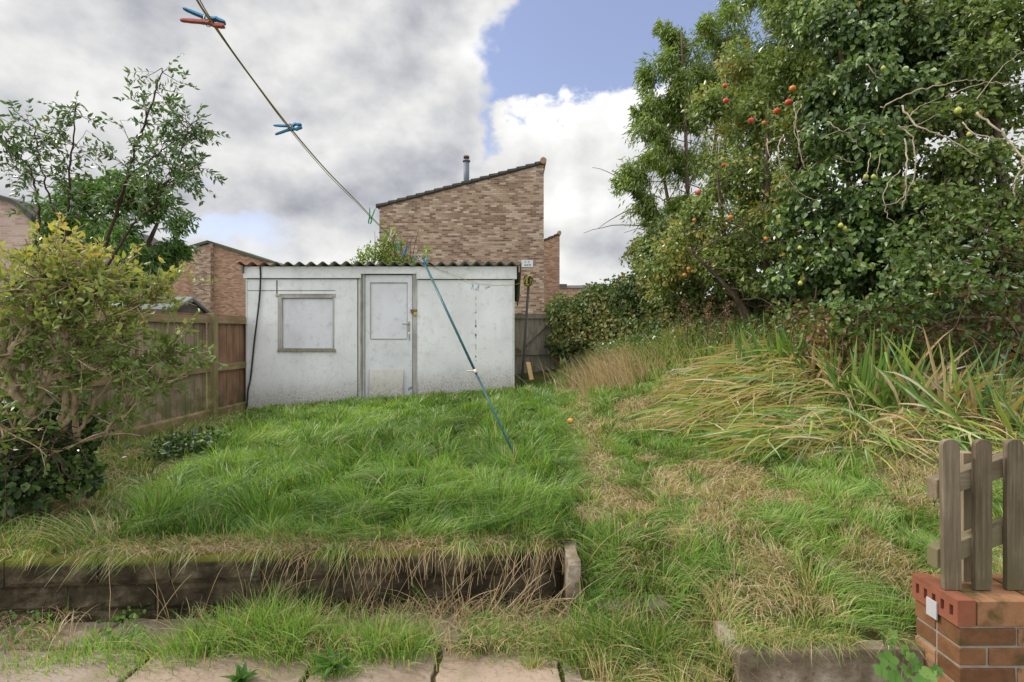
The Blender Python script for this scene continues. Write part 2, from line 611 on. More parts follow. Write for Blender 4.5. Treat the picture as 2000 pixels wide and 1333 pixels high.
def asbestos():
    m, b, out = newmat('corrugated_cement')
    co = objco(b)
    n = b.noise(co, 12, 6, .65)
    n2 = b.noise(co, 3, 4, .6)
    c = b.ramp(n, [(.3, (.13, .13, .11)), (.55, (.28, .28, .24)), (.75, (.42, .41, .36))])
    c = b.mix(b.sm(n2, .45, .65, 0, .8), c, (.12, .13, .05))
    sep = b.add('ShaderNodeSeparateXYZ')
    b.l.new(co, sep.inputs[0])
    c = b.mix(b.sm(sep.outputs[0], -3.4, -4.2, 0, .8), c, (.30, .10, .08))
    principled(b, out, c, .95, .1, n, .5, .01)
    return m


M['corr'] = asbestos()


def soilmat():
    m, b, out = newmat('ground_soil')
    co = objco(b)
    n = b.noise(co, 7, 7, .65)
    n2 = b.noise(co, 45, 5, .7)
    n3 = b.noise(co, 1.4, 4, .6)
    c = b.ramp(n2, [(.3, (.045, .04, .018)), (.55, (.10, .085, .035)), (.75, (.20, .16, .08))])
    c = b.mix(b.sm(n3, .40, .6), c, (.05, .085, .018))
    c = b.mix(b.sm(n, .5, .7, 0, .6), c, (.17, .135, .07))
    principled(b, out, c, .95, .05, n2, .8, .02)
    return m


def slabmat():
    m, b, out = newmat('sandstone_paving')
    co = objco(b)
    n = b.noise(co, 3.2, 7, .6)
    n2 = b.noise(co, 40, 6, .7)
    at = b.add('ShaderNodeAttribute', attribute_name='rnd').outputs['Fac']
    c = b.ramp(n, [(.3, (.22, .17, .125)), (.5, (.33, .265, .21)), (.7, (.42, .35, .295))])
    c = b.mix(1.0, c, b.mix(at, (.8, .8, .82), (1.08, 1.02, 1.0)), 'MULTIPLY')
    c = b.mix(b.sm(n2, .50, .66, 0, .6), c, (.16, .125, .09))
    c = b.mix(b.sm(b.noise(co, 1.6, 5, .6), .48, .66, 0, .75), c, (.15, .12, .075))
    c = b.mix(b.sm(b.noise(co, 5.5, 5, .65), .56, .72, 0, .7), c, (.20, .18, .10))
    principled(b, out, c, .9, .15, b.m('ADD', b.m('MULTIPLY', n2, .4), n), .5, .012)
    return m


def blockmat(name, c1, c2, c3, mossc=(.16, .15, .03), mosstop=0.29):
    m, b, out = newmat(name)
    co = objco(b)
    n = b.noise(co, 6, 7, .65)
    n2 = b.noise(co, 40, 6, .7)
    c = b.ramp(n, [(.3, c1), (.5, c2), (.7, c3)])
    c = b.mix(b.sm(n2, .5, .7, 0, .5), c, tuple(x * .5 for x in c1))
    sep = b.add('ShaderNodeSeparateXYZ')
    b.l.new(co, sep.inputs[0])
    k = b.m('MULTIPLY', b.sm(b.m('ADD', sep.outputs[2], b.m('MULTIPLY', n, .06)), mosstop, mosstop + .05), b.sm(b.noise(co, 2.2, 4, .6), .35, .6, .25, 1))
    c = b.mix(k, c, mossc)
    principled(b, out, c, .95, .1, b.m('ADD', n2, n), .8, .012)
    return m


M['soil'] = soilmat()
M['slab'] = slabmat()
M['block'] = blockmat('retaining_block', (.018, .015, .010), (.05, .04, .026), (.14, .115, .075), (.16, .17, .03), .318)
M['kerb'] = blockmat('kerb_stone', (.10, .08, .055), (.20, .16, .115), (.40, .35, .29), (.12, .13, .05), .37)


def pierbrick(name, stops, moss=0.0):
    m, b, out = newmat(name)
    co = objco(b)
    at = b.add('ShaderNodeAttribute', attribute_name='rnd').outputs['Fac']
    n = b.noise(co, 22, 6, .65)
    n2 = b.noise(co, 120, 4, .7)
    f = b.m('ADD', b.m('MULTIPLY', at, .6), b.m('MULTIPLY', n, .4))
    c = b.ramp(f, stops)
    c = b.mix(b.sm(n2, .55, .75, 0, .45), c, (.10, .05, .035))
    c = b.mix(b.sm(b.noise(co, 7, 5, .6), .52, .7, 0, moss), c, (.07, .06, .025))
    principled(b, out, c, .95, .06, n2, .5, .003)
    return m


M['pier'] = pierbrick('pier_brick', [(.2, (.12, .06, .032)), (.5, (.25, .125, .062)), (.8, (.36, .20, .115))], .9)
M['piertop'] = pierbrick('perforated_brick', [(.2, (.24, .09, .055)), (.5, (.34, .135, .085)), (.8, (.44, .20, .14))], .5)
M['mortar'] = plain('mortar', (.26, .235, .20), .95, .05, .35, 30, bs=.5)

# leaves
G = lambda *st: [(p, c) for p, c in st]
M['grass'] = leafmat('grass_blades', G((0, (.045, .095, .014)), (.20, (.125, .24, .032)), (.42, (.235, .39, .07)), (.6, (.40, .54, .17)),
                                       (.72, (.38, .36, .12)), (.84, (.48, .36, .18)), (1, (.62, .50, .30))), .42, .03, .55)
M['ivy'] = leafmat('ivy_leaves', G((0, (.02, .045, .01)), (.35, (.06, .11, .025)), (.7, (.16, .25, .055)), (.93, (.28, .37, .10)), (1, (.32, .24, .05))), .25, .07, .42)
M['apple_leaf'] = leafmat('apple_leaves', G((0, (.055, .09, .02)), (.35, (.14, .20, .045)), (.7, (.27, .34, .10)), (.95, (.34, .37, .11)), (1, (.42, .27, .05))), .38, .06, .45)
M['willow'] = leafmat('fine_leaves', G((0, (.11, .165, .02)), (.5, (.20, .285, .04)), (1, (.32, .40, .075))), .5, .04, .5)
M['bush_leaf'] = leafmat('green_tree_leaves', G((0, (.05, .11, .02)), (.5, (.10, .20, .035)), (1, (.20, .32, .07))), .4, .06, .45)
M['ash_leaf'] = leafmat('sapling_leaves', G((0, (.045, .09, .035)), (.6, (.09, .16, .05)), (.9, (.16, .25, .06)), (1, (.36, .16, .09))), .35, .08, .4)
M['shrub_leaf'] = leafmat('yellowing_leaves', G((0, (.13, .20, .05)), (.3, (.24, .31, .08)), (.6, (.40, .42, .12)), (.88, (.56, .48, .11)), (1, (.52, .34, .10))), .4, .03, .5, (1.1, 1.1, .6))
M['hedge_leaf'] = leafmat('hedge_leaves', G((0, (.035, .06, .016)), (.45, (.11, .16, .04)), (.85, (.20, .25, .08)), (1, (.26, .19, .06))), .28, .05, .5)
M['bramble_leaf'] = leafmat('bramble_leaves', G((0, (.05, .11, .022)), (.45, (.11, .19, .04)), (.75, (.20, .27, .06)), (.88, (.30, .20, .08)), (1, (.28, .12, .08))), .4, .08, .42)
M['iris'] = leafmat('strap_leaves', G((0, (.06, .15, .035)), (.3, (.16, .29, .06)), (.5, (.34, .42, .09)), (.66, (.50, .42, .13)), (.82, (.50, .33, .17)), (1, (.62, .50, .34))), .35, .08, .4)
M['straw'] = leafmat('dry_straw', G((0, (.27, .17, .085)), (.5, (.45, .32, .17)), (1, (.62, .50, .31))), .3, .04, .6, (1.1, 1, .8))
M['weed'] = leafmat('weed_leaves', G((0, (.06, .14, .03)), (.5, (.12, .235, .05)), (1, (.22, .33, .10))), .4, .02, .6)

# ------------------------------------------------------------------ terrain


def hgt(x, y):
    """ground height of the garden"""
    x = np.asarray(x, float)
    y = np.asarray(y, float)
    t = np.clip((y - 2.8) / 5.2, 0, 1.5)
    xx = np.clip(x, -6, 6)
    lawn = .33 + t * (.27 + .08 * xx)
    bank = .62 * sstep(x, .6, 3.6) * sstep(y, 2.9, 6.5)
    up = lawn + bank
    # foreground slope to the right of the retaining wall
    sl = sstep(y, 2.12, 3.1)
    kerbz = .17 * sstep(x, .85, 1.0)
    low = kerbz + (up - kerbz) * sl
    low = np.where(y < 2.14, np.where((x > .95) & (y > 2.1), kerbz, 0.0 * y), low)
    yw = 2.80 + .055 * x
    left = np.where(y < yw, 0.0, up)
    h = np.where(x < .30, left, low)
    h = h + .03 * (fbm(np.c_[x.ravel() * 1.3, y.ravel() * 1.3], 5).reshape(x.shape) - .5) * (h > .05)
    return h


def build_ground():
    # a fine sheet for the garden; a wide coarse ring out to the horizon
    xs = np.concatenate([np.linspace(-9, -4.4, 18), np.linspace(-4.2, .26, 75), [.296, .304], np.linspace(.34, 5.2, 85), np.linspace(5.5, 10, 14)])
    ys = np.concatenate([np.linspace(1.2, 2.4, 28), np.linspace(2.45, 3.3, 50), np.linspace(3.35, 8.5, 85), np.linspace(8.7, 12, 20)])
    X, Y = np.meshgrid(xs, ys)
    Z = hgt(X, Y) - .006 * ((X < .30) & (Y < 2.8 + .055 * X)) - .012
    Z = np.where((Y < 2.11), -.03, Z)
    ny, nx = X.shape
    V = np.c_[X.ravel(), Y.ravel(), Z.ravel()]
    i = np.arange(ny - 1)[:, None] * nx + np.arange(nx - 1)[None, :]
    F = np.c_[i.ravel(), i.ravel() + 1, i.ravel() + nx + 1, i.ravel() + nx]
    # ring
    b0 = [j for j in range(nx)] + [k * nx + nx - 1 for k in range(1, ny)] + [(ny - 1) * nx + j for j in range(nx - 2, -1, -1)] + [k * nx for k in range(ny - 2, 0, -1)]
    n0 = len(V)
    ext = []
    c = np.array([0, 6.0])
    for s_, zt in ((1.0, 0), (3.5, 1), (60.0, 1)):
        if s_ == 1.0:
            continue
        for j in b0:
            p = V[j]
            q = c + (p[:2] - c) * s_
            zf = p[2] if s_ < 2 else (.55 if q[1] > 8 else (.2 if q[1] > 2 else -.03))
            ext.append([q[0], q[1], zf])
    V = np.r_[V, np.array(ext)]
    nb = len(b0)
    F2 = []
    for k in range(nb):
        k2 = (k + 1) % nb
        F2.append((b0[k2], b0[k], n0 + k, n0 + k2))
        F2.append((n0 + k2, n0 + k, n0 + nb + k, n0 + nb + k2))
    g = npmesh('ground', V, [F, np.array(F2)], M['soil'], smooth=True)
    tag(g, kind='structure')


build_ground()

# patio slabs : irregular sandstone flags, one sheet
mb = MB()
att = []
ys = [1.3, 1.78, 2.16, 2.43, 2.74]
for r in range(len(ys) - 1):
    x = -4.2 + .35 * (r % 2)
    while x < .98 + (r == 0) * .6:
        w = random.choice([.42, .56, .62, .78])
        x1 = min(x + w, 2.4)
        g = .012
        rot = R(random.uniform(-1.2, 1.2))
        t = .0 + random.uniform(-.004, .006)
        sk = .0
        cx, cy = (x + x1) / 2, (ys[r] + ys[r + 1]) / 2
        Mx = Matrix.Translation((cx, cy, 0)) @ Matrix.Rotation(rot, 4, 'Z') @ Matrix.Rotation(R(random.uniform(-.5, .5)), 4, 'X')
        hx, hy = (x1 - x) / 2 - g, (ys[r + 1] - ys[r]) / 2 - g
        n = 7
        pts = []
        for side in range(4):
            for k in range(n):
                q = k / n
                c0 = [(-hx, -hy), (hx, -hy), (hx, hy), (-hx, hy)]
                a0, a1 = c0[side], c0[(side + 1) % 4]
                pts.append((a0[0] + (a1[0] - a0[0]) * q + random.uniform(-.006, .006), a0[1] + (a1[1] - a0[1]) * q + random.uniform(-.006, .006)))
        V = [list(Mx @ Vector((p[0], p[1], -.05))) for p in pts] + [list(Mx @ Vector((p[0], p[1], t - .006))) for p in pts] + \
            [list(Mx @ Vector((p[0] * .985, p[1] * .98, t))) for p in pts]
        m_ = len(pts)
        Fc = [tuple(range(2 * m_, 3 * m_))]
        for lv in (0, 1):
            for k in range(m_):
                k2 = (k + 1) % m_
                Fc.append((lv * m_ + k, lv * m_ + k2, (lv + 1) * m_ + k2, (lv + 1) * m_ + k))
        mb.addv(V, Fc)
        att += [random.random()] * (3 * m_)
        x = x1
o = mb.build('paving', M['slab'], attrs={'rnd': att})
tag(o, kind='structure')

# ------------------------------------------------------------------ retaining wall
rw = empty('retaining_wall', (-2, 2.75, 0), label='low mossy stone block retaining wall holding up the front of the lawn', cat='retaining wall')


def wally(x):
    return 2.78 + .055 * x


def stonebox(mb, x0, x1, y0, y1, z0, z1, amp=.008, n=5):
    """a rough split-faced block as a lumpy box (front face subdivided)"""
    nx, nz = max(3, int((x1 - x0) / .05)), n
    xs = np.linspace(x0, x1, nx + 1)
    zs = np.linspace(z0, z1, nz + 1)
    V = []
    for z in zs:
        for x in xs:
            edge = min(x - x0, x1 - x, z - z0, z1 - z)
            d = -amp * 1.5 * random.random() * (edge > .004) + (edge <= .004) * .008
            V.append((x, wally(x) + y0 + d, z + (random.uniform(-.002, .002))))
    F = []
    w = nx + 1
    for j in range(nz):
        for i in range(nx):
            F.append((j * w + i, j * w + i + 1, (j + 1) * w + i + 1, (j + 1) * w + i))
    n0 = len(V)
    for z in (z0, z1):
        for x in (x0, x1):
            V.append((x, wally(x) + y1, z))
    # top, bottom, sides as fans
    F.append(tuple([nz * w + i for i in range(w)]) + (n0 + 3, n0 + 2))
    F.append(tuple([i for i in range(w - 1, -1, -1)]) + (n0, n0 + 1))
    F.append(tuple([j * w for j in range(nz, -1, -1)]) + (n0, n0 + 2))
    F.append(tuple([j * w + nx for j in range(nz + 1)]) + (n0 + 3, n0 + 1))
    mb.addv(V, F)


for row, (z0, z1, nm) in enumerate([(-.06, .046, 'block_course'), (.052, .190, 'block_course'), (.196, .335, 'coping')]):
    mb = MB()
    x = -6.2 + row * .17
    while x < .27:
        w = random.choice([.36, .44, .46])
        x1 = min(x + w, .275)
        if x1 - x > .06:
            stonebox(mb, x + .004, x1 - .004, (-.02 if row == 2 else 0) + random.uniform(-.006, .006), .16, z0, z1 + random.uniform(-.002, .003))
        x = x1
    mb.build(nm, M['block'], rw)
mb = MB()
mb.prism([(-6.2, wally(-6.2) + .02), (.268, wally(.27) + .02), (.268, wally(.27) + .14), (-6.2, wally(-6.2) + .14)], 'z', -.03, .31)
mb.build('joint_mortar', M['soil'], rw)

# edging stone on end that closes the wall, running towards the viewer
def rough_slab(name, x0, x1, y0, y1, z0, z1, mat, parent=None, rz=0, amp=.008, **kw):
    bm = bmesh.new()
    bmesh.ops.create_cube(bm, size=1)
    bmesh.ops.bevel(bm, geom=bm.edges[:], offset=.03, segments=1, affect='EDGES')
    bmesh.ops.subdivide_edges(bm, edges=bm.edges[:], cuts=4, use_grid_fill=True)
    me = bpy.data.meshes.new(name)
    bm.to_mesh(me)
    bm.free()
    n = len(me.vertices)
    co = np.zeros(n * 3)
    me.vertices.foreach_get('co', co)
    co = co.reshape(-1, 3)
    co = co * [x1 - x0, y1 - y0, z1 - z0]
    c, s_ = math.cos(rz), math.sin(rz)
    nn = np.stack([vnoise(co * 14 + k * 9, 3) - .5 for k in range(3)], 1)
    co = co + nn * amp * 2
    co = np.c_[co[:, 0] * c - co[:, 1] * s_, co[:, 0] * s_ + co[:, 1] * c, co[:, 2]]
    co += [(x0 + x1) / 2, (y0 + y1) / 2, (z0 + z1) / 2]
    me.vertices.foreach_set('co', co.ravel())
    me.update()
    o = link(name, me, mat, parent)
    tag(o, **kw)
    return o


rough_slab('edging_stone', .285, .352, 2.58, 2.93, -.03, .345, M['kerb'], amp=.024, label='upright weathered edging slab closing the right end of the lawn retaining wall', cat='edging stone')
rough_slab('step_stone', .42, .78, 2.50, 2.60, -.03, .16, M['kerb'], rz=R(2), amp=.012, label='low stone riser half hidden in dark grass right of the upright edging slab', cat='step stone')
rough_slab('kerb_stone', .93, 1.70, 2.10, 2.17, -.05, .195, M['kerb'], rz=R(1.5), amp=.008, label='long pale stone kerb holding the grass slope beside the brick pier', cat='kerb')
rough_slab('kerb_stone', .925, .985, 2.18, 2.33, -.05, .19, M['kerb'], rz=R(6), amp=.01, label='short stone kerb running back into the grass from the left end of the long kerb', cat='kerb')

# ------------------------------------------------------------------ white shed
SY = 8.0
shed = empty('garden_shed', (-2.06, SY + 1.2, .4), label='long white painted shed with corrugated roof at the end of the lawn', cat='shed')
X = lambda px, D=SY: (px - 1000) / 1000 * D
Zp = lambda py, D=SY: 1.5 + (650 - py) / 1000 * D
sx0, sx1 = X(480), X(1005)
dx0, dx1 = X(703), X(811)
wx0, wx1, wz0, wz1 = X(543), X(653), Zp(683), Zp(576)


def gridwall(name, quads, mat, parent, y0, y1):
    mb = MB()
    for (a, b_, c, d) in quads:
        mb.box(a, b_, y0, y1, c, d)
    return mb.build(name, mat, parent)


front_q = [(sx0, wx0, -.1, Zp(545)), (wx0, wx1, -.1, wz0), (wx0, wx1, wz1, Zp(545)), (wx1, dx0, -.1, Zp(545)), (dx1, sx1, 0, Zp(545))]
mb = MB()
for (a, b_, c, d) in front_q:
    mb.box(a, b_, SY, SY + .10, c, d)
mb.build('front_wall', M['shed'], shed)
mb = MB()
mb.box(sx0 + .002, sx0 + .1, SY + .1, SY + 2.4, -.1, 2.25)
mb.box(sx1 - .1, sx1 - .002, SY + .1, SY + 2.4, -.1, 2.25)
mb.box(sx0 + .1, sx1 - .1, SY + 2.3, SY + 2.4, -.1, 2.2)
mb.build('side_wall', M['shed'], shed)
MB().box(sx0 + .01, sx0 + .028, SY - .008, SY, .2, Zp(548)).build('corner_trim', M['shed_trim'], shed)
MB().box(sx1 - .03, sx1 - .002, SY - .012, SY, .2, Zp(548)).build('corner_trim', M['shed_trim'], shed)
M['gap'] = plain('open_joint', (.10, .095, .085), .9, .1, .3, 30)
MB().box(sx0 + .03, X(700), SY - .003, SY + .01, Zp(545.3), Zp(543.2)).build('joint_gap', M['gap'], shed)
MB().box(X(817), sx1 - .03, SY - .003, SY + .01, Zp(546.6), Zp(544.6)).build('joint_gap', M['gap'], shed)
MB().box(X(698), X(700), SY - .004, SY + .01, .3, Zp(538)).build('joint_gap', M['gap'], shed)
# fascia with a small drip shadow under it
mb = MB()
mb.box(sx0 - .02, X(706), SY - .035, SY + .1, Zp(543.5), Zp(521))
mb.box(X(706), X(814), SY - .035, SY + .1, Zp(535), Zp(521))
mb.box(X(814), sx1 + .035, SY - .035, SY + .1, Zp(545), Zp(521))
mb.build('fascia', M['shed'], shed)
# thin trims painted over on the panel joints
MB().box(X(540), X(542), SY - .006, SY, wz1 - .01, Zp(545) - .02).build('joint_strip', M['gap'], shed)
MB().box(sx0 + .03, X(655), SY - .004, SY, Zp(568), Zp(567)).build('joint_strip', M['gap'], shed)
m_ = MB()
zz_ = Zp(560)
while zz_ > .75:
    hh_ = random.uniform(.012, .06)
    if random.random() < .45:
        ww_ = random.choice([.002, .003, .004, .012])
        m_.box(X(929.5) - ww_, X(929.5) + ww_ * .7, SY - .004, SY, zz_ - hh_, zz_, jit=.002)
    zz_ -= hh_
m_.build('peeling_joint', M['gap'], shed)
# roof
xs = np.linspace(sx0 - .07, sx1 + .11, 420)
wave = .026 * np.cos(2 * math.pi * xs / .182)
yf, yb = SY - .12, SY + 2.55
zf, zb = Zp(521) + .045, Zp(521) - .36
V, F = [], []
nseg = 14
for t in (0, .008):
    for k in range(nseg + 1):
        q = k / nseg
        sag = .012 * (vnoise(np.c_[xs * 2, np.full_like(xs, k)], 4) - .5)
        for i, x in enumerate(xs):
            V.append((x, yf + (yb - yf) * q + (0.012 * math.sin(x * 3.1) if k == 0 else 0), zf + (zb - zf) * q + wave[i] + sag[i] - t))
n = len(xs)
L = (nseg + 1) * n
for k in range(nseg):
    for i in range(n - 1):
        a_ = k * n + i
        F.append((a_, a_ + 1, a_ + n + 1, a_ + n))
        F.append((L + a_, L + a_ + n, L + a_ + n + 1, L + a_ + 1))
for i in range(n - 1):
    F.append((i, L + i, L + i + 1, i + 1))
    a_ = nseg * n + i
    F.append((a_, a_ + 1, L + a_ + 1, L + a_))
for k in range(nseg):
    for i in (0, n - 1):
        a_ = k * n + i
        F.append((a_, a_ + n, L + a_ + n, L + a_))
npmesh('corrugated_roof', V, np.array(F), M['corr'], shed, smooth=True)
for xx in (sx0 - .03, sx1 + .06):
    MB().prism([(yf + .03, zf - .14), (yf + .03, zf - .035), (yb, zb - .035), (yb, zb - .12)], 'x', xx, xx + .025).build('verge_board', M['gate'], shed)
mb = MB()
mb.box(sx0 + .12, sx1 - .12, SY + .12, SY + .2, 2.3, 2.4)
mb.build('wall_plate', M['gate'], shed)
# window boarded over
win = empty('window', (0, 0, 0))
win.parent = shed
win.location = Vector((X(598), SY, Zp(630))) - shed.location
mb = MB()
mb.box(wx0, wx0 + .07, SY - .012, SY + .1, wz0, wz1)
mb.box(wx1 - .022, wx1, SY - .010, SY + .1, wz0, wz1)
mb.box(wx0 + .07, wx1 - .022, SY - .010, SY + .1, wz1 - .05, wz1)
mb.build('frame', M['greywood'], win, bevel=.003)
mb = MB()
mb.box(wx0 + .072, wx1 - .024, SY + .018, SY + .04, wz0 + .02, wz1 - .055)
mb.build('boarded_panel', M['boardwhite'], win)
mb = MB()
for k in range(46):
    xx = wx0 + (wx1 - wx0 + .02) * k / 46
    mb.box(xx, xx + .026, SY - .018 - random.random() * .014, SY + .05, wz0 - .026 + random.uniform(-.008, .006), wz0 + .012 + random.uniform(-.004, .006), jit=.003)
mb.build('sill', plain('crumbling_mortar', (.27, .25, .20), .95, .05, .4, 50, bs=.6), win)
mb = MB()
mb.box(wx0 - .03, wx1 + .02, SY - .016, SY, wz1 + .004, wz1 + .018)
mb.box(wx0 - .03, wx0 + .035, SY - .022, SY, wz1 - .02, wz1 + .004)
mb.box(wx1 - .02, wx1 + .02, SY - .022, SY, wz1 - .03, wz1 + .004)
mb.build('lintel_bead', M['greywood'], win)
# door
door_e = empty('door')
door_e.parent = shed
door_e.location = Vector((X(757), SY, 1.2)) - shed.location
dz1 = Zp(537)
dl, dr = X(713), X(805)
db = Zp(781)
gx0, gx1, gz0, gz1 = X(722), X(796), Zp(663), Zp(551)
mb = MB()
yd = SY + .012
mb.box(dl, gx0, yd, yd + .04, db, dz1)
mb.box(gx1, dr, yd, yd + .04, db, dz1)
mb.box(gx0, gx1, yd, yd + .04, db, gz0)
mb.box(gx0, gx1, yd, yd + .04, gz1, dz1)
mb.build('door_leaf', M['door'], door_e)
mb = MB()
mb.box(gx0, gx1, yd + .014, yd + .03, gz0, gz1)
mb.build('boarded_panel', M['boardwhite'], door_e)
mb = MB()
bw = .013
mb.box(gx0, gx0 + bw, yd + .002, yd + .0135, gz0, gz1)
mb.box(gx1 - bw, gx1, yd + .002, yd + .0135, gz0, gz1)
mb.box(gx0 + bw, gx1 - bw, yd + .002, yd + .0135, gz1 - bw, gz1)
mb.box(gx0 + bw, gx1 - bw, yd - .004, yd + .0135, gz0 - .004, gz0 + bw)
mb.build('glazing_bead', M['greywood'], door_e)
mb = MB()
mb.box(dx0, dx0 + .028, SY - .012, SY + .1, .25, dz1 + .01)
mb.box(dx0 + .04, dl - .006, SY - .004, SY + .1, .25, dz1 + .01)
mb.box(dr + .012, dx1 + .03, SY - .012, SY + .1, .35, dz1 + .01)
mb.build('door_frame', M['greywood'], door_e)
mb = MB()
mb.box(dx0 + .028, dx0 + .04, SY + .05, SY + .1, .25, dz1 + .01)
mb.box(dr, dr + .012, SY + .045, SY + .1, .35, dz1 + .01)
mb.box(dl - .006, dl, SY + .045, SY + .1, .25, dz1 + .01)
mb.box(dl, dr, SY + .055, SY + .1, dz1, dz1 + .03)
mb.box(dl, dr, SY + .055, SY + .1, .25, db)
mb.build('gap_backing', M['cable'], door_e)
hx = X(799)
mb = MB()
mb.box(hx - .018, hx + .014, yd - .006, yd, Zp(648), Zp(628))
mb.tube([(hx, yd, Zp(633)), (hx, yd - .04, Zp(633)), (hx - .02, yd - .045, Zp(633)), (hx - .10, yd - .045, Zp(633) + .003)], .008, 8)
mb.build('handle', M['steel'], door_e)
mb = MB()
mb.box(hx - .012, hx + .016, yd - .005, yd, Zp(662), Zp(652))
mb.tube([(hx, yd - .005, Zp(657)), (hx, yd - .014, Zp(657))], .011, 10)
mb.tube([(hx, yd - .002, Zp(664)), (hx, yd - .02, Zp(664))], .008, 8)
mb.build('lock_plate', M['steel'], door_e)
mb = MB()
mb.box(X(802), X(815), SY - .026, SY - .012, Zp(608), Zp(604.5))
mb.box(X(803), X(811), SY - .03, SY - .015, Zp(612), Zp(608))
mb.build('hasp', M['rust'], door_e)
mb = MB()
a_ = [(X(812) + .014 * math.cos(t), SY - .035, Zp(609) + .022 * math.sin(t)) for t in np.linspace(0, math.pi, 9)]
mb.tube(a_, .004, 6)
mb.build('padlock_shackle', M['steel'], door_e)
mb = MB()
mb.box(X(812) - .024, X(812) + .024, SY - .048, SY - .024, Zp(616), Zp(609.5))
mb.build('padlock', M['brass'], door_e, bevel=.004)
# small blue paint scribble low on the door
mb = MB()
for k in range(5):
    px = 797 + k * 1.6 + random.uniform(-.3, .3)
    mb.tube([(X(px), yd - .0005, Zp(762 - k)), (X(px + 1.3), yd - .0005, Zp(756 - k * .4)), (X(px + 1.6), yd - .0005, Zp(764 - k))], .0035, 4)
mb.build('paint_mark', plain('blue_paint', (.30, .42, .55), .6, .2, .2), door_e)

# weathered square board leaning on the door
bo = MB()
th = R(3)
Mb = Matrix.Translation((X(756), SY - .055, Zp(782))) @ Matrix.Rotation(-th, 4, 'X')
bo.box(-.262, .262, -.009, .009, -.01, .495, Mb, jit=.002)
o = bo.build('leaning_board', M['weathered'], bevel=.003)
tag(o, 'square grey stained board leaning against the foot of the white shed door', 'board')

# black cable down the left of the shed
pts = [P(508, 521, 7.95), P(509, 540, 7.955), P(507, 580, 7.97), P(502, 625, 7.96), P(497, 665, 7.965), P(493, 705, 7.97), P(489, 740, 7.965), P(484, 765, 7.97), P(482, 800, 7.97)]
def smooth_path(pts, n=6):
    pts = np.asarray(pts, float)
    out = []
    N = len(pts)
    for i in range(N - 1):
        p0, p1, p2, p3 = pts[max(i - 1, 0)], pts[i], pts[i + 1], pts[min(i + 2, N - 1)]
        for k in range(n):
            t = k / n
            out.append(.5 * (2 * p1 + (p2 - p0) * t + (2 * p0 - 5 * p1 + 4 * p2 - p3) * t * t + (3 * p1 - p0 - 3 * p2 + p3) * t ** 3))
    out.append(pts[-1])
    return np.array(out)
mb = MB()
mb.tube(smooth_path(pts), .013, 8)
mb.build('power_cable', M['cable'], shed)

# ------------------------------------------------------------------ houses


def uvbox(o, sc=1.0):
    """UVs in metres by dominant normal"""
    me = o.data
    uv = me.uv_layers.new(name='UVMap')
    for p in me.polygons:
        n = p.normal
        for li in p.loop_indices:
            c = me.vertices[me.loops[li].vertex_index].co
            if abs(n.y) >= abs(n.x):
                uv.data[li].uv = (c.x * sc, c.z * sc)
            else:
                uv.data[li].uv = (c.y * sc, c.z * sc)


def mono_house(name, x0, x1, z0, z1, y0, y1, label, wm, flue=None, tiles=18, sign=False):
    """monopitch gable: height z0 at x0 rising to z1 at x1"""
    h = empty(name, ((x0 + x1) / 2, y0, .4), label=label, cat='house')
    mb = MB()
    mb.prism([(x0, -.2), (x1, -.2), (x1, z1), (x0, z0)], 'y', y0, y1)
    w = mb.build('wall', wm, h)
    uvbox(w)
    slope = (z1 - z0) / abs(x1 - x0)
    ro = MB()
    att = []
    dx = (x1 - x0) / tiles
    for k in range(tiles):
        a0 = x0 + dx * k - (dx * .35 if k == 0 else 0)
        a1 = x0 + dx * (k + 1) + dx * .08
        zz0 = z0 + (z1 - z0) * (a0 - x0) / (x1 - x0)
        zz1 = z0 + (z1 - z0) * (a1 - x0) / (x1 - x0)
        # each course steps up over the one below
        ro.prism([(a0, zz0 + .01), (a1, zz1 - .02), (a1, zz1 + .055), (a0, zz0 + .10)], 'y', y0 - .07, y1 + .07)
    r = ro.build('roof', M['rooftile'], h)
    rid = MB()
    pts = []
    for k in range(16):
        t = 2 * math.pi * k / 16
        pts.append((x1 - .02 * (1 if x1 > x0 else -1) + .12 * math.cos(t), z1 + .06 + .12 * math.sin(t)))
    rid.prism(pts, 'y', y0 - .1, y1 + .1)
    rid.build('ridge_tile', M['pier_ridge'], r)
    vb = MB()
    vb.prism([(x0 - .12 * (1 if x1 > x0 else -1), z0 - .07), (x1, z1 - .05), (x1, z1 + .01), (x0 - .12 * (1 if x1 > x0 else -1), z0 + .0)], 'y', y0 - .045, y0 - .003)
    vb.build('verge', M['verge'], r)
    return h, r


M['pier_ridge'] = plain('ridge_clay', (.32, .21, .13), .9, .1, .3, 8)
M['verge'] = plain('verge_mortar', (.06, .055, .05), .9, .1, .3, 8)
D1 = 18.9
hx0, hx1 = X(741, D1), X(1062, D1)
house, hroof = mono_house('brick_house', hx0, hx1, Zp(403, D1), Zp(318, D1), D1, 27, 'large brown brick house with steep one-way roof and metal flue directly behind the shed', M['brick'])
# flue
fx = X(911, 20.5)
mb = MB()
mb.tube([(fx, 20.5, 7.0), (fx, 20.5, Zp(314, 20.5))], .115, 16)
mb.tube([(fx, 20.5, Zp(316, 20.5)), (fx, 20.5, Zp(313, 20.5))], .15, 16)
fl = mb.build('flue', M['lead'], house, smooth=False)
mb = MB()
mb.tube([(fx, 20.5, Zp(313, 20.5)), (fx, 20.5, Zp(309, 20.5))], .07, 12)
mb.tube([(fx, 20.5, Zp(309, 20.5)), (fx, 20.5, Zp(305, 20.5)), (fx, 20.5, Zp(304, 20.5))], [.12, .12, .06], 14)
mb.build('flue_cap', M['rust'], fl)
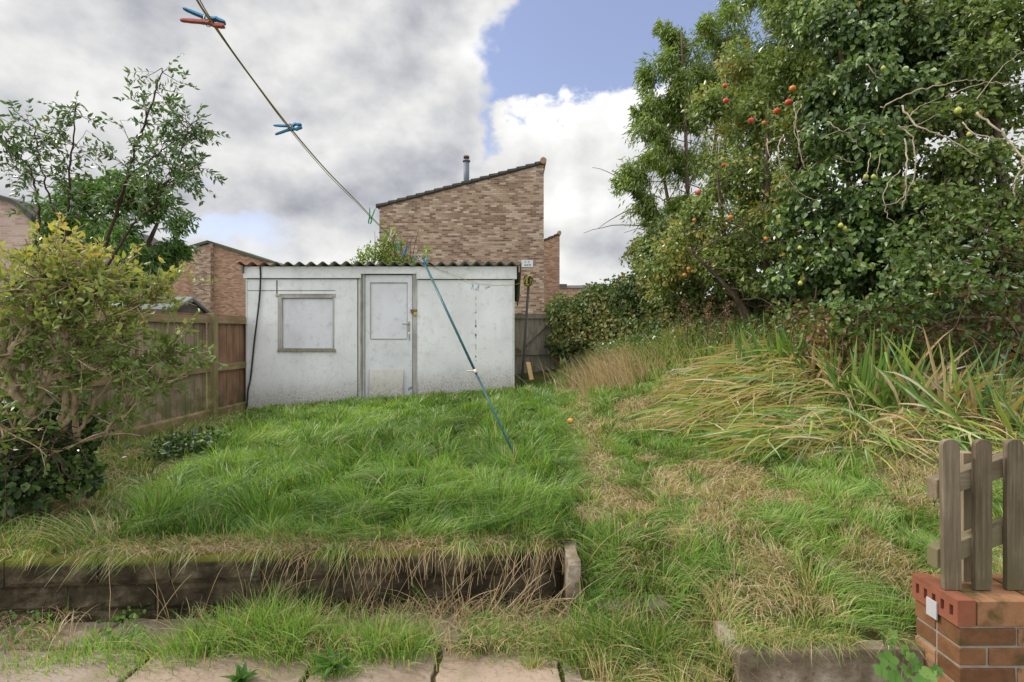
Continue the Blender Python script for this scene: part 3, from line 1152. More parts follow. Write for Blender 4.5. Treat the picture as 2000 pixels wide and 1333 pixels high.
# white sign with worn, unreadable marks
sg = MB()
sx_0, sx_1, sz_0, sz_1 = X(1018, D1), X(1041, D1), Zp(522, D1), Zp(508, D1)
sg.box(sx_0, sx_1, D1 - .03, D1 - .003, sz_0, sz_1)
sign = sg.build('sign', M['plaque'], house)
mk = MB()
def markbar(u0, u1, v0, v1):
    mk.box(sx_0 + (sx_1 - sx_0) * u0, sx_0 + (sx_1 - sx_0) * u1, D1 - .034, D1 - .03, sz_0 + (sz_1 - sz_0) * v0, sz_0 + (sz_1 - sz_0) * v1)
for u in (.30, .36, .58, .65):
    markbar(u, u + .03, .62, .84)
markbar(.58, .70, .80, .84)
markbar(.30, .38, .70, .74)
for u in (.28, .34, .40, .50, .56, .66, .72, .78):
    markbar(u, u + .035, .18, .42)
markbar(.28, .42, .18, .23)
markbar(.52, .60, .28, .33)
markbar(.66, .80, .37, .42)
mk.build('sign_lettering', M['ink'], sign)

M['brick_far'] = M['brick2']
mono_house('brick_house', -3.2, X(1093, 30), Zp(540, 30), Zp(457, 30), 30, 38, 'narrow slice of brick house seen past the right edge of the big one', M['brick2'])
# low far house
h3 = empty('brick_house', (X(1140, 60), 60, .4), label='far low brick house whose roofline shows just above the hedge by the gate', cat='house')
mb = MB()
mb.box(X(1085, 60), X(1230, 60), 60, 66, 0, Zp(563, 60))
w = mb.build('wall', M['brick2'], h3)
uvbox(w)
mb = MB()
mb.prism([(59.8, Zp(563, 60)), (66, Zp(548, 60)), (66, Zp(563, 60))], 'x', X(1082, 60), X(1235, 60))
r3 = mb.build('roof', M['rooftile'], h3)
mb = MB()
mb.box(X(1093, 60), X(1108, 60), 60.4, 61.4, Zp(562, 60), Zp(554, 60))
mb.build('chimney', M['rooftile'], r3)
# left far house, two facets and a stepped verge
D2 = 30
h4 = empty('brick_house', (X(430, D2), D2, .4), label='orange brick house above the left fence, its roof falling to the right', cat='house')
mb = MB()
xa, xb = X(418, D2), X(512, D2)
mb.prism([(xa, -.2), (xb + 3, -.2), (xb + 3, Zp(525, D2)), (xb + .2, Zp(512, D2)), (xa, Zp(477, D2))], 'y', D2, D2 + 6)
w = mb.build('wall', M['brick2'], h4)
uvbox(w)
mb = MB()
mb.prism([(X(385, D2), -.2), (xa - .002, -.2), (xa - .002, Zp(477, D2)), (X(385, D2), Zp(487, D2))], 'y', D2 - .35, D2 + 5)
w = mb.build('side_wall', M['brick'], h4)
uvbox(w)
mb = MB()
mb.prism([(X(380, 33), -.2), (X(290, 33), -.2), (X(290, 33), Zp(505, 33)), (X(380, 33), Zp(492, 33))], 'y', 33, 36)
w = mb.build('rear_wall', M['brick2'], h4)
uvbox(w)
mb = MB()
mb.prism([(xa - .1, Zp(477, D2) + .0), (xb + .3, Zp(512, D2) + .0), (xb + .3, Zp(512, D2) + .14), (xa - .1, Zp(477, D2) + .14)], 'y', D2 - .12, D2 + 6)
mb.prism([(X(384, D2) - .1, Zp(487, D2)), (xa - .1, Zp(477, D2)), (xa - .1, Zp(477, D2) + .15), (X(384, D2) - .1, Zp(487, D2) + .15)], 'y', D2 - .5, D2 + 5)
mb.build('roof', M['mossroof'], h4)
wn_ = MB()
wn_.box(X(300, 32.9), X(312, 32.9), 32.9, 32.99, Zp(575, 33), Zp(558, 33))
fr = wn_.build('window', M['upvc'], h4)
wn_ = MB()
wn_.box(X(302, 32.9), X(310, 32.9), 32.86, 32.9, Zp(573, 33), Zp(560, 33))
wn_.build('pane', M['glassdark'], fr)
# pale house at the far left behind the shrub
D3 = 16
h5 = empty('brick_house', (X(0, D3), D3, .4), label='pinkish brick house glimpsed behind the leaves at the left edge', cat='house')
mb = MB()
mb.prism([(X(-260, D3), -.2), (X(62, D3), -.2), (X(62, D3), Zp(425, D3)), (X(30, D3), Zp(398, D3)), (X(-20, D3), Zp(382, D3)), (X(-260, D3), Zp(330, D3))], 'y', D3, D3 + 6)
w = mb.build('wall', brickmat('pink_brick', [(0, (.34, .22, .19)), (.5, (.46, .33, .28)), (1, (.56, .44, .38))], (.5, .44, .4)), h5)
uvbox(w)
mb = MB()
mb.prism([(X(62, D3) + .1, Zp(425, D3) - .1), (X(30, D3), Zp(398, D3)), (X(-20, D3), Zp(382, D3)), (X(-260, D3), Zp(330, D3)), (X(-260, D3), Zp(322, D3)), (X(-20, D3), Zp(375, D3)), (X(32, D3), Zp(391, D3)), (X(62, D3) + .15, Zp(420, D3))][::-1], 'y', D3 - .15, D3 + 6.1)
mb.build('roof', M['rooftile'], h5)

# neighbour's felt-roofed shed
ns = empty('neighbour_shed', (-6.6, 9, .4), label='small dark wooden shed with grey felt roof just over the left fence', cat='shed')
mb = MB()
yr, ye0, ye1 = 9.0, 8.5, 9.5
mb.prism([(ye0 + .05, .2), (ye1 - .05, .2), (ye1 - .05, 1.9), (yr, 2.08), (ye0 + .05, 1.9)], 'x', -7.9, -5.66)
mb.build('wall', M['creosote'], ns)
mb = MB()
mb.prism([(ye0 - .06, 1.86), (yr, 2.10), (ye1 + .06, 1.86), (ye1 + .06, 1.89), (yr, 2.135), (ye0 - .06, 1.89)], 'x', -7.95, -5.6)
mb.build('felt_roof', M['felt'], ns)
mb = MB()
mb.prism([(ye0 - .06, 1.81), (yr, 2.05), (ye1 + .06, 1.81), (ye1 + .06, 1.86), (yr, 2.098), (ye0 - .06, 1.86)], 'x', -5.62, -5.596)
mb.build('barge_board', M['creosote'], ns)

# ------------------------------------------------------------------ fence on the left
fence = empty('wooden_fence', (-4.2, 5.5, .35), label='brown closeboard timber fence with mossy rails along the left side of the lawn', cat='fence')
FX = -4.18
ftop = lambda y: 1.755 + .004 * (y - 5)
fbot = lambda y: float(hgt(np.array([FX]), np.array([y]))[0])
posts = [1.5, 3.55, 5.6, 7.05]
posts_y = [2.7, 4.9, 7.10]
# boards
def fence_boards(y0, y1, mat, nm):
    mb = MB()
    y = y0
    k = 0
    while y < y1:
        w = .092
        dx = .006 * (k % 2) + random.uniform(0, .003)
        yy1 = min(y + w, y1)
        mb.box(FX - .03 - dx, FX - .016 - dx, y + .003, yy1 + (.004 if k % 2 else 0), fbot(y) + .02, ftop(y) - .03 + random.uniform(-.006, .004))
        y += w
        k += 1
    return mb.build(nm, mat, fence)
fence_boards(1.8, 7.02, M['fence'], 'panel_boards')
o = fence_boards(7.16, 9.0, M['fence_red'], 'panel_boards')
o['label'] = 'reddish stained boards in the bay next to the shed'
for py_ in (2.6, 4.9 - .03, 7.09):
    mb = MB()
    mb.box(FX - .012, FX + .085, py_ - .05, py_ + .05, -.1, ftop(py_) + .01)
    mb.build('post', M['post'], fence, bevel=.004)
def fence_rail(y0, y1, zf, hh):
    mb = MB()
    ys_ = np.linspace(y0, y1, 6)
    for a0, a1 in zip(ys_[:-1], ys_[1:]):
        V = []
        for yy in (a0, a1):
            z = zf(yy)
            V += [(FX - .013, yy, z), (FX + .032, yy, z), (FX + .032, yy, z + hh), (FX - .013, yy, z + hh * 1.15)]
        mb.addv(V, [(0, 1, 5, 4), (1, 2, 6, 5), (2, 3, 7, 6), (3, 0, 4, 7), (0, 3, 2, 1), (4, 5, 6, 7)])
    return mb.build('rail', M['rail'], fence)
for a0, a1 in ((1.6, 2.54), (2.66, 4.81), (4.93, 7.03), (7.15, 8.9)):
    fence_rail(a0, a1, lambda y: ftop(y) - .13, .095)
    fence_rail(a0, a1, lambda y: (ftop(y) + fbot(y)) / 2 - .06, .085)
    fence_rail(a0, a1, lambda y: fbot(y) + .015, .13)
mb = MB()
mb.box(FX - .045, FX + .02, 1.6, 8.95, ftop(5) - .022, ftop(5) + .0)
mb.build('capping', M['fence_red'], fence)

# ------------------------------------------------------------------ gate behind the shed
gt = empty('wooden_gate', (X(1047, 10), 10, .5), label='grey boarded timber gate with diagonal brace between shed and hedge', cat='gate')
GD = 10.0
mb = MB()
x = X(1000, GD)
gx_end = X(1082, GD)
while x < gx_end:
    mb.box(x + .003, min(x + .10, gx_end), GD, GD + .02, .45, Zp(612, GD) + random.uniform(-.008, .008))
    x += .10
mb.build('boards', M['gate'], gt)
mb = MB()
mb.box(X(1000, GD), gx_end, GD - .045, GD - .003, Zp(622, GD), Zp(613.5, GD))
mb.build('rail', M['gate'], gt)
mb = MB()
mb.box(X(1000, GD), gx_end, GD - .045, GD - .003, Zp(693, GD), Zp(684, GD))
mb.build('rail', M['gate'], gt)
mb = MB()
a_, c_ = P(1013, 681, GD - .02), P(1072, 626, GD - .02)
d_ = Vector(c_ - a_)
Mr = Matrix.Translation(Vector(a_)) @ Matrix.Rotation(-math.atan2(d_.z, d_.x), 4, 'Y')
mb.box(0, d_.length, -.042, 0.0, -.045, .045, Mr)
mb.build('brace', M['gate'], gt)
mb = MB()
mb.box(gx_end + .004, gx_end + .11, GD - .06, GD + .05, .3, Zp(608, GD))
mb.build('gate_post', M['post'], gt)
mb = MB()
mb.box(X(1008, GD), X(1018, GD), GD - .055, GD - .046, Zp(688, GD), Zp(680, GD))
mb.build('latch', M['rust'], gt)

# offcut of fresh timber
mb = MB()
a_, c_ = P(1039, 747, 9.0), P(1031, 708, 9.25)
d_ = Vector(c_ - a_)
q = d_.to_track_quat('Z', 'Y').to_matrix().to_4x4()
mb.box(-.04, .04, -.02, .02, -.03, d_.length, Matrix.Translation(Vector(a_)) @ q)
o = mb.build('timber_offcut', M['plank'], bevel=.002)
tag(o, 'short fresh yellow timber offcut leaning in front of the gate', 'plank')

# ------------------------------------------------------------------ washing line
post_e = empty('line_post', tuple(P(1018, 755, 8.3)), label='thin dark leaning metal post between shed corner and gate', cat='post')
mb = MB()
pt, pb = P(1033.5, 541, 8.3), P(1017, 775, 8.3)
mb.tube([pb, pb * .5 + pt * .5, pt], .021, 10)
mb.build('pole', M['polegrey'], post_e)
mb = MB()
mb.tube([pt, pt + np.array([0.002, 0, .02])], .026, 10)
mb.build('pole_cap', M['polegrey'], post_e)
coil = MB()
cl2 = MB()
cc_ = P(1032, 549, 8.27)
for k in range(14):
    t = np.linspace(0, 2 * math.pi, 15)
    rr = random.uniform(.045, .082)
    th = random.uniform(-.7, .7)
    ph = random.uniform(0, 3.1)
    pts = []
    for s_ in t:
        v = Vector((rr * math.cos(s_), .0, rr * 1.15 * math.sin(s_)))
        v = Matrix.Rotation(th, 3, 'Z') @ (Matrix.Rotation(ph * .2, 3, 'X') @ v)
        pts.append(cc_ + np.array([v.x, v.y - .01, v.z]) + rng.uniform(-.006, .006, 3))
    (coil if k % 2 else cl2).tube(pts, .007, 5, cap=False)
rc = empty('rope_coil', tuple(cc_), label='bundle of yellow and dark spare line tied at the top of the thin post', cat='rope')
coil.build('yellow_loops', M['yellow'], rc)
cl2.build('dark_loops', M['darkrope'], rc)

lp_near = [P(352, -60, .86), P(385, 0, .96), P(413, 43, 1.07), P(490, 150, 1.27), P(567, 250, 1.53), P(640, 335, 1.95), P(700, 396, 2.4), P(723, 421, 2.7),
           P(762, 461, 3.5), P(790, 492, 4.25), P(811, 505, 4.7), P(828, 513, 5.0)]
lp_far = [P(828, 513, 5.0), P(870, 531, 5.7), P(925, 551, 6.6), P(953, 556, 7.15), P(984, 557, 7.6), P(1008, 555, 7.95), P(1032, 548, 8.27)]
mb = MB()
mb.tube(smooth_path(lp_near + lp_far[1:], 6), .0024, 6)
wlo = empty('washing_line', tuple(lp_near[4]), label='thin yellow washing line strung from the top left over the prop to the post', cat='washing line')
mb.build('cord', M['line'], wlo)
mb = MB()
lp2 = [p + np.array([.006, 0, -.012 * k]) for k, p in zip([0, .1, .3, .8, 1.2, 1.4, 1.3, 1.2, .9, .5, .2, 0], lp_near)]
mb.tube(smooth_path(lp2, 6), .0011, 5)
mb.build('thin_cord', M['black_line'], wlo)
mb = MB()
lp3 = [P(828, 513, 5.0), P(868, 533, 5.7), P(922, 554, 6.6), P(984, 558, 7.6), P(1032, 551, 8.27)]
mb.tube(smooth_path(lp3, 6), .0020, 5)
mb.build('return_cord', M['line'], wlo)

# prop
pr_t, pr_b = P(828, 512, 5.0), P(1022, 925, 4.02)
prop = empty('clothes_prop', tuple(pr_b), label='long teal metal pole leaning up from the grass to hold the washing line', cat='clothes prop')
ax = pr_t - pr_b
jt = pr_b + ax * .43
mb = MB()
mb.tube([pr_b, jt], .0088, 12)
mb.build('lower_pole', M['teal'], prop)
mb = MB()
mb.tube([jt, pr_t], .0115, 12)
mb.build('upper_pole', M['teal'], prop)
mb = MB()
ud = ax / np.linalg.norm(ax)
mb.tube([jt - ud * .02, jt + ud * .015], .016, 12)
mb.tube([jt, jt + np.array([-.07, -.01, .004])], [.008, .005], 8)
mb.build('locking_collar', M['cream'], prop)
mb = MB()
for s_ in (-1, 1):
    mb.tube([pr_t - ud * .03, pr_t + np.array([s_ * .022, 0, .02]), pr_t + np.array([s_ * .03, 0, .05])], [.013, .009, .006], 8)
mb.build('forked_tip', M['blue'], prop)

# pegs
def peg(label, pos, axis, open_dir, mats, size=.078, group='clothes pegs on the washing line'):
    """axis: from tails to jaws; open_dir: direction in which the two tails spread"""
    a = Vector(axis).normalized()
    o_ = Vector(open_dir)
    o_ = (o_ - a * o_.dot(a)).normalized()
    w_ = a.cross(o_)
    base = Vector(pos)
    e_ = empty('clothes_peg', tuple(base), label=label, cat='clothes peg', group=group)
    Lh = size
    # profile along the axis: t from tail (0) to jaw (1); pivot at .58
    for s_, mt in zip((1, -1), mats):
        prof = []
        for t in np.linspace(0, 1, 15):
            d = (t - .60) * Lh
            off = .0045 + .20 * max(0, .60 - t) * Lh + (.0018 * math.sin((t - .6) / .4 * math.pi) if t > .6 else 0)
            thk = .0042 if t < .15 else (.0055 if t < .5 else .0062)
            thk *= (1 if t < .95 else .6) * (1 if t > .02 else .55)
            if .74 < t < .84:
                off += .0024     # the notch that holds the line
            prof.append((d, off - thk * .5, off + thk * .5))
        V, F = [], []
        ww = [(.0035 if i == 0 else (.0052 if t < .5 else .0062)) for i, t in enumerate(np.linspace(0, 1, 15))]
        for (d, l, h), wd in zip(prof, ww):
            for (oo, sw) in ((l, -1), (h, -.75), (h, .75), (l, 1)):
                V.append(list(base + a * d + o_ * (s_ * oo) + w_ * (sw * wd)))
        for i in range(14):
            for j in range(4):
                j2 = (j + 1) % 4
                F.append((i * 4 + j, i * 4 + j2, (i + 1) * 4 + j2, (i + 1) * 4 + j))
        F += [(3, 2, 1, 0), (56, 57, 58, 59)]
        m_ = MB()
        m_.addv(V, F)
        m_.build('lever', mt, e_, bevel=.0006 if size > .07 and pos[1] < 2 else 0)
    sp = MB()
    ring = [list(base + a * (.006 * math.cos(t)) + o_ * (.0095 * math.sin(t)) + w_ * .0066) for t in np.linspace(0, 2 * math.pi, 12)]
    sp.tube(ring, .0009, 5, cap=False)
    ring = [list(base + a * (.006 * math.cos(t)) + o_ * (.0095 * math.sin(t)) - w_ * .0066) for t in np.linspace(0, 2 * math.pi, 12)]
    sp.tube(ring, .0009, 5, cap=False)
    sp.tube([list(base + w_ * -.0075), list(base + w_ * .0075)], .0028, 8)
    sp.build('spring', M['steel'], e_)
    return e_


peg('peg with one blue arm and one pink arm, highest on the line', P(406, 40, 1.07), (1, .25, -.12), (0, .15, 1), (M['blue'], M['pink']), .082)
peg('bright blue peg alone on the line against grey cloud, second from the top', P(568, 249, 1.53), (1, .15, .22), (-.2, 0, 1), (M['blue'], M['blue']), .080)
peg('green peg with upturned open tails, at the left roof corner of the big brick house', P(724, 425, 2.7), (-.25, .2, -1), (1, .2, -.1), (M['green'], M['green']), .085)
peg('cream peg with splayed tails clipped in front of the brick gable', P(763, 463, 3.5), (-.5, .1, -1), (1, 0, -.3), (M['cream'], M['cream']), .085)
peg('green peg just above the large blue peg before the brick wall', P(778, 481, 3.9), (-.1, .1, -1), (1, 0, 0), (M['green'], M['green']), .085)
peg('blue peg hanging head down on the line above the corrugated roof', P(790, 493, 4.25), (-.6, .1, -1), (.9, 0, -.8), (M['blue'], M['blue']), .095)
peg('green peg slanting between the blue peg and the tip of the prop', P(811, 505, 4.7), (-.6, .1, -1), (1, 0, -.3), (M['green'], M['green']), .085)
peg('cream peg clipped right beside the tip of the teal prop', P(821, 508, 4.85), (.7, .1, -.6), (.4, 0, 1), (M['cream'], M['cream']), .08)
peg('leftmost of the three blue pegs hanging over the right half of the white shed', P(923, 559, 6.6), (0.05, 0, 1), (1, 0, 0), (M['blue'], M['blue']), .085)
peg('middle one of the three blue pegs over the right half of the white shed', P(934, 561, 6.75), (.3, 0, 1), (1, 0, -.3), (M['blue'], M['blue']), .085)
peg('blue peg lying level, rightmost blue one over the white shed', P(953, 561, 7.15), (1, 0, .35), (0, 0, 1), (M['blue'], M['blue']), .085)
peg('pale cream peg nearest the shed corner on the far stretch of line', P(985, 557, 7.6), (-.8, 0, .6), (0, 0, 1), (M['cream'], M['cream']), .085)

# ------------------------------------------------------------------ brick pier and picket fence
PX0 = 1.70
PD = 1.95
pier = empty('brick_pier', (PX0 + .4, PD + .1, 0), label='low orange red brick wall end with a perforated top course at the bottom right corner', cat='brick wall')
def bricks(z, y0, y1, x0, x1, half, mat_rows, att, vertical=False):
    x = x0
    first = True
    w = .215
    while x < x1:
        ww = .1025 if (first and half) else w
        first = False
        e_ = min(x + ww, x1)
        mat_rows.box(x, e_, y0, y1, z, z + .065, jit=.0016)
        att += [random.random()] * 8
        x = e_ + .010
mb = MB()
att = []
ztop = .482
zrow = ztop - .10
k = 0
z = zrow - .075
while z > -.1:
    bricks(z, PD + .0, PD + .1025, PX0 + .004, PX0 + 1.3, k % 2 == 1, mb, att)
    # back skin and the end
    bricks(z, PD + .1125, PD + .215, PX0 + .004 + (.003 if k % 2 else .0), PX0 + 1.3, k % 2 == 0, mb, att)
    z -= .075
    k += 1
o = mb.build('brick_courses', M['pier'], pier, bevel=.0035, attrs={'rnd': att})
# top course: bricks on edge, the end brick shows its perforations
def perforated_brick(x0, x1, y0, y1, z0, z1):
    """brick with slots seen on its left (x0) face, real holes"""
    bm = bmesh.new()
    ys_ = [y0]
    n = 5
    wy = (y1 - y0)
    slots = []
    for i in range(n):
        c = y0 + wy * (i + .7) / (n + .4)
        slots.append((c - .0085, c + .0085))
    cuts_y = [y0] + [v for s_ in slots for v in s_] + [y1]
    cz = (z0 + z1) / 2
    cuts_z = [z0, cz - .022, cz + .020, z1]
    for i in range(len(cuts_y) - 1):
        for j in range(3):
            hole = (i % 2 == 1) and j == 1
            a0, a1, b0_, b1_ = cuts_y[i], cuts_y[i + 1], cuts_z[j], cuts_z[j + 1]
            if not hole:
                v = [bm.verts.new((x0, yy, zz)) for yy, zz in ((a0, b0_), (a0, b1_), (a1, b1_), (a1, b0_))]
                bm.faces.new(v)
            else:
                dpt = .045
                q0 = [bm.verts.new((x0, yy, zz)) for yy, zz in ((a0, b0_), (a0, b1_), (a1, b1_), (a1, b0_))]
                q1 = [bm.verts.new((x0 + dpt, yy, zz)) for yy, zz in ((a0, b0_), (a0, b1_), (a1, b1_), (a1, b0_))]
                for k_ in range(4):
                    bm.faces.new((q0[k_], q0[(k_ + 1) % 4], q1[(k_ + 1) % 4], q1[k_]))
                bm.faces.new(q1)
    bmesh.ops.remove_doubles(bm, verts=bm.verts[:], dist=.0001)
    v = {}
    for nm, c in dict(a=(x1, y0, z0), b=(x1, y1, z0), c=(x1, y1, z1), d=(x1, y0, z1)).items():
        v[nm] = bm.verts.new(c)
    f = lambda *c: bm.faces.new([x if isinstance(x, bmesh.types.BMVert) else bm.verts.new(x) for x in c])
    f(v['a'], v['b'], v['c'], v['d'])
    f((x0, y0, z0), (x1, y0, z0), (x1, y0, z1), (x0, y0, z1))
    f((x0, y0, z1), (x1, y0, z1), (x1, y1, z1), (x0, y1, z1))
    f((x0, y1, z0), (x0, y1, z1), (x1, y1, z1), (x1, y1, z0))
    f((x0, y0, z0), (x0, y1, z0), (x1, y1, z0), (x1, y0, z0))
    bmesh.ops.remove_doubles(bm, verts=bm.verts[:], dist=.0001)
    bmesh.ops.recalc_face_normals(bm, faces=bm.faces[:])
    me = bpy.data.meshes.new('perforated_brick')
    bm.to_mesh(me)
    bm.free()
    return link('perforated_brick', me, M['piertop'], pier)
perforated_brick(PX0 - .006, PX0 + .062, PD - .004, PD + .218, zrow, ztop)
mb = MB()
att = []
x = PX0 + .072
while x < PX0 + 1.3:
    ww = random.choice([.215, .10])
    mb.box(x, x + ww, PD - .004, PD + .217, zrow, ztop + random.uniform(-.003, .002), jit=.0015)
    att += [random.random()] * 8
    x += ww + .01
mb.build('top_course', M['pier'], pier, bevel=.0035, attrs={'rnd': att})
mb = MB()
mb.box(PX0 + .009, PX0 + 1.29, PD + .005, PD + .210, -.1, ztop - .008)
mb.build('mortar', M['mortar'], pier)
mb = MB()
mb.box(PX0 - .014, PX0 - .008, PD + .085, PD + .135, ztop - .125, ztop - .055)
o = mb.build('square_plate', M['slate'], pier, bevel=.001)

pf = empty('picket_fence', (PX0 + .25, PD + .1, ztop), label='short weathered grey picket fence standing on the low brick wall at the right edge', cat='fence')
def picket(cx, y, w, z0, z1, mat, nm='picket', t=.02, lean=0.0):
    mb = MB()
    r = w / 2
    prof = [(cx - r, z0), (cx + r, z0)]
    for k in range(9):
        a_ = math.pi * k / 8
        prof.append((cx + lean + r * math.cos(a_), z1 - r * .75 + r * .75 * math.sin(a_)))
    mb.prism(prof, 'y', y, y + t)
    return mb.build(nm, mat, pf, bevel=.002)
PK = 2.02
for px, wpx in ((1862, 34), (1922, 33), (1984, 33), (2050, 34)):
    picket(X(px, PK), PK, wpx / 1000 * PK, ztop + .002, Zp(858, PK), M['picket'], lean=-.008 if px < 1900 else 0)
def sloped_rail(p0, p1, hh, y0, y1):
    mb = MB()
    mb.prism([(p0[0], p0[1]), (p1[0], p1[1]), (p1[0], p1[1] + hh), (p0[0], p0[1] + hh)], 'y', y0, y1)
    return mb.build('rail', M['picketrail'], pf, bevel=.003)
RK = PK + .022
sloped_rail((X(1829, RK), Zp(976, RK)), (X(2080, RK), Zp(893, RK)), .078, RK, RK + .05)
sloped_rail((X(1830, RK), Zp(1112, RK)), (X(2080, RK), Zp(1018, RK)), .078, RK, RK + .05)
mb = MB()
mb.box(X(1879, RK + .06), X(1902, RK + .06), RK + .053, RK + .10, .35, Zp(884, RK + .06))
mb.build('back_post', M['plank_old'] if 'plank_old' in M else woodmat('old_post_wood', [(.20, .155, .10), (.32, .26, .18), (.42, .36, .27)], (1, 1, .05), 50), pf, bevel=.003)

# ------------------------------------------------------------------ foliage engines


def unit(v):
    return v / (np.linalg.norm(v, axis=-1, keepdims=True) + 1e-9)


def leafmesh(name, Pn, size, mat, parent=None, aspect=.6, direction=None, dspread=1.0, rnd=None, fold=.25, outward=None, curl=.15, simple=False):
    """Pn: N x 3 leaf base points; each leaf a folded blade"""
    N = len(Pn)
    size = np.broadcast_to(size, (N,)) * rng.uniform(.5, 1.4, N)
    a = rng.normal(size=(N, 3)) * dspread
    if direction is not None:
        a = a + direction
    a = unit(a)
    nrm = rng.normal(size=(N, 3))
    if outward is not None:
        nrm = nrm * .55 + outward * 1.2
    b_ = unit(np.cross(a, nrm))
    n = np.cross(b_, a)
    L = size[:, None]
    Wd = (size * aspect * .5)[:, None]
    if simple:
        V = np.stack([Pn, Pn + a * L * .45 + b_ * Wd + n * L * fold * .3, Pn + a * L - n * L * curl, Pn + a * L * .45 - b_ * Wd + n * L * fold * .3], 1)
        k = 4
        base = np.arange(N)[:, None] * k
        F = [np.concatenate([base + [0, 1, 2], base + [0, 2, 3]])]
    else:
        up = n * L * fold * .3
        V = np.stack([Pn,
                      Pn + a * L * .30 + b_ * Wd * .92 + up,
                      Pn + a * L * .65 + b_ * Wd * .72 + up * .7 - n * L * curl * .4,
                      Pn + a * L - n * L * curl,
                      Pn + a * L * .65 - b_ * Wd * .72 + up * .7 - n * L * curl * .4,
                      Pn + a * L * .30 - b_ * Wd * .92 + up], 1)
        k = 6
        base = np.arange(N)[:, None] * k
        F = [np.concatenate([base + [0, 1, 2, 3], base + [0, 3, 4, 5]])]
    if rnd is None:
        rnd = rng.uniform(0, 1, N)
    return npmesh(name, V.reshape(-1, 3), F, mat, parent, {'rnd': np.repeat(np.clip(rnd, 0, 1), k)})


def blob_points(blobs, density, shell=.45, nz=1.6, cut=.40, seed=1, droop=0.0):
    """points filling ellipsoid lobes, thinned by noise so gaps show; returns pts, outward, clumpnoise"""
    Ps, Os = [], []
    for (c, r) in blobs:
        r = np.asarray(r, float) if np.ndim(r) else np.array([r, r, r], float)
        n = int(density * r.prod() ** (2 / 3) * 12)
        d = unit(rng.normal(size=(n, 3)))
        rad = shell + (1 - shell) * rng.uniform(0, 1, n) ** .6
        wob = .78 + .5 * fbm(d * 2.3 + np.asarray(c) * 1.7, seed + 3)
        p = np.asarray(c) + d * rad[:, None] * r * wob[:, None]
        p[:, 2] -= droop * rng.uniform(0, 1, n) * (rad ** 2)
        Ps.append(p)
        Os.append(d)
    Pn = np.concatenate(Ps)
    O = np.concatenate(Os)
    cn = fbm(Pn * nz, seed, 3)
    keep = cn > cut - rng.uniform(0, .08, len(cn))
    return Pn[keep], O[keep], cn[keep]


def split_blobs(bl, k=5, f=.55, off=.72):
    out = []
    for c, r in bl:
        r = np.asarray(r, float) if np.ndim(r) else np.array([r, r, r])
        for j in range(k):
            d = unit(rng.normal(size=3)) * rng.uniform(.3, 1) * off
            q = f * rng.uniform(.6, 1.25)
            out.append((np.asarray(c) + d * r, r * q * np.array([1, 1, rng.uniform(.7, 1.0)])))
    return out


def PB(px, py, D, rpx, ry=None):
    """blob at a photo pixel with radius in px"""
    r = rpx / 1000 * D
    return (P(px, py, D), (r, (ry if ry else r), r))


def wander(p0, d0, length, n=8, amp=.25, grav=0.0, seed=None):
    pts = [np.array(p0, float)]
    d = np.array(d0, float)
    d /= np.linalg.norm(d)
    for i in range(n):
        d = d + rng.normal(size=3) * amp * .5 + np.array([0, 0, grav])
        d /= np.linalg.norm(d)
        pts.append(pts[-1] + d * length / n)
    return np.array(pts)


def branch(mb, p0, d0, length, r0, level, tips, amp=.25, kids=4, grav=0.0, ratio=.6, spread=.9, taper=.35, n=8, minr=.0015, k=5):
    pts = wander(p0, d0, length, n, amp, grav)
    rad = r0 * (1 - (1 - taper) * np.linspace(0, 1, n + 1))
    rad = np.maximum(rad, minr)
    mb.tube(pts, rad, k if r0 > .01 else 4, cap=False)
    if level <= 0:
        tips.append(pts)
        return
    for i in range(kids):
        q = rng.uniform(.3, 1.0) if i < kids - 1 else 1.0
        j = min(n - 1, int(q * n))
        d = pts[j + 1] - pts[j] if j + 1 <= n else pts[-1] - pts[-2]
        d = d / np.linalg.norm(d)
        d = d + rng.normal(size=3) * spread * .6
        branch(mb, pts[j], d, length * ratio * rng.uniform(.75, 1.15), rad[j] * .62, level - 1, tips, amp, kids, grav, ratio, spread, taper, n, minr, k)


def sample_paths(tips, m, tmin=.1):
    """m random points on the tip polylines with tangents"""
    idx = rng.integers(0, len(tips), m)
    t = rng.uniform(tmin, 1, m)
    Pn, T = [], []
    for i, q in zip(idx, t):
        p = tips[i]
        f = q * (len(p) - 1)
        j = min(int(f), len(p) - 2)
        Pn.append(p[j] + (p[j + 1] - p[j]) * (f - j))
        T.append(p[j + 1] - p[j])
    return np.array(Pn), unit(np.array(T))


# ------------------------------------------------------------------ trees
# 1. pale green airy tree behind on the right
t1 = empty('willow_tree', tuple(P(1330, 640, 11)), label='tall light green feathery tree beyond the hedge, left of the fruit trees', cat='tree')
mb = MB()
tips = []
tr = P(1330, 640, 11)
tr[2] = .8
for (px, py, ln) in ((1330, 60, 0), (1270, 210, 0), (1230, 340, 0), (1420, 60, 0)):
    top = P(px, py, 11 + rng.uniform(-.3, .6))
    q = smooth_path([tr + rng.normal(size=3) * .05, tr * .6 + top * .4 + np.array([.15, 0, .3]), top], 7)
    mb.tube(q, np.linspace(.09, .012, len(q)), 7)
    for j in range(3, len(q) - 1, 1):
        for s_ in range(2):
            d = unit(rng.normal(size=3) * np.array([1, 1, .3]) + np.array([-.2, 0, .35]))
            pts = wander(q[j], d, rng.uniform(.7, 1.5), 7, .3, -.09)
            mb.tube(pts, np.linspace(.014, .004, 8), 4, cap=False)
            tips.append(pts)
mb.build('trunk', M['bark'], t1)
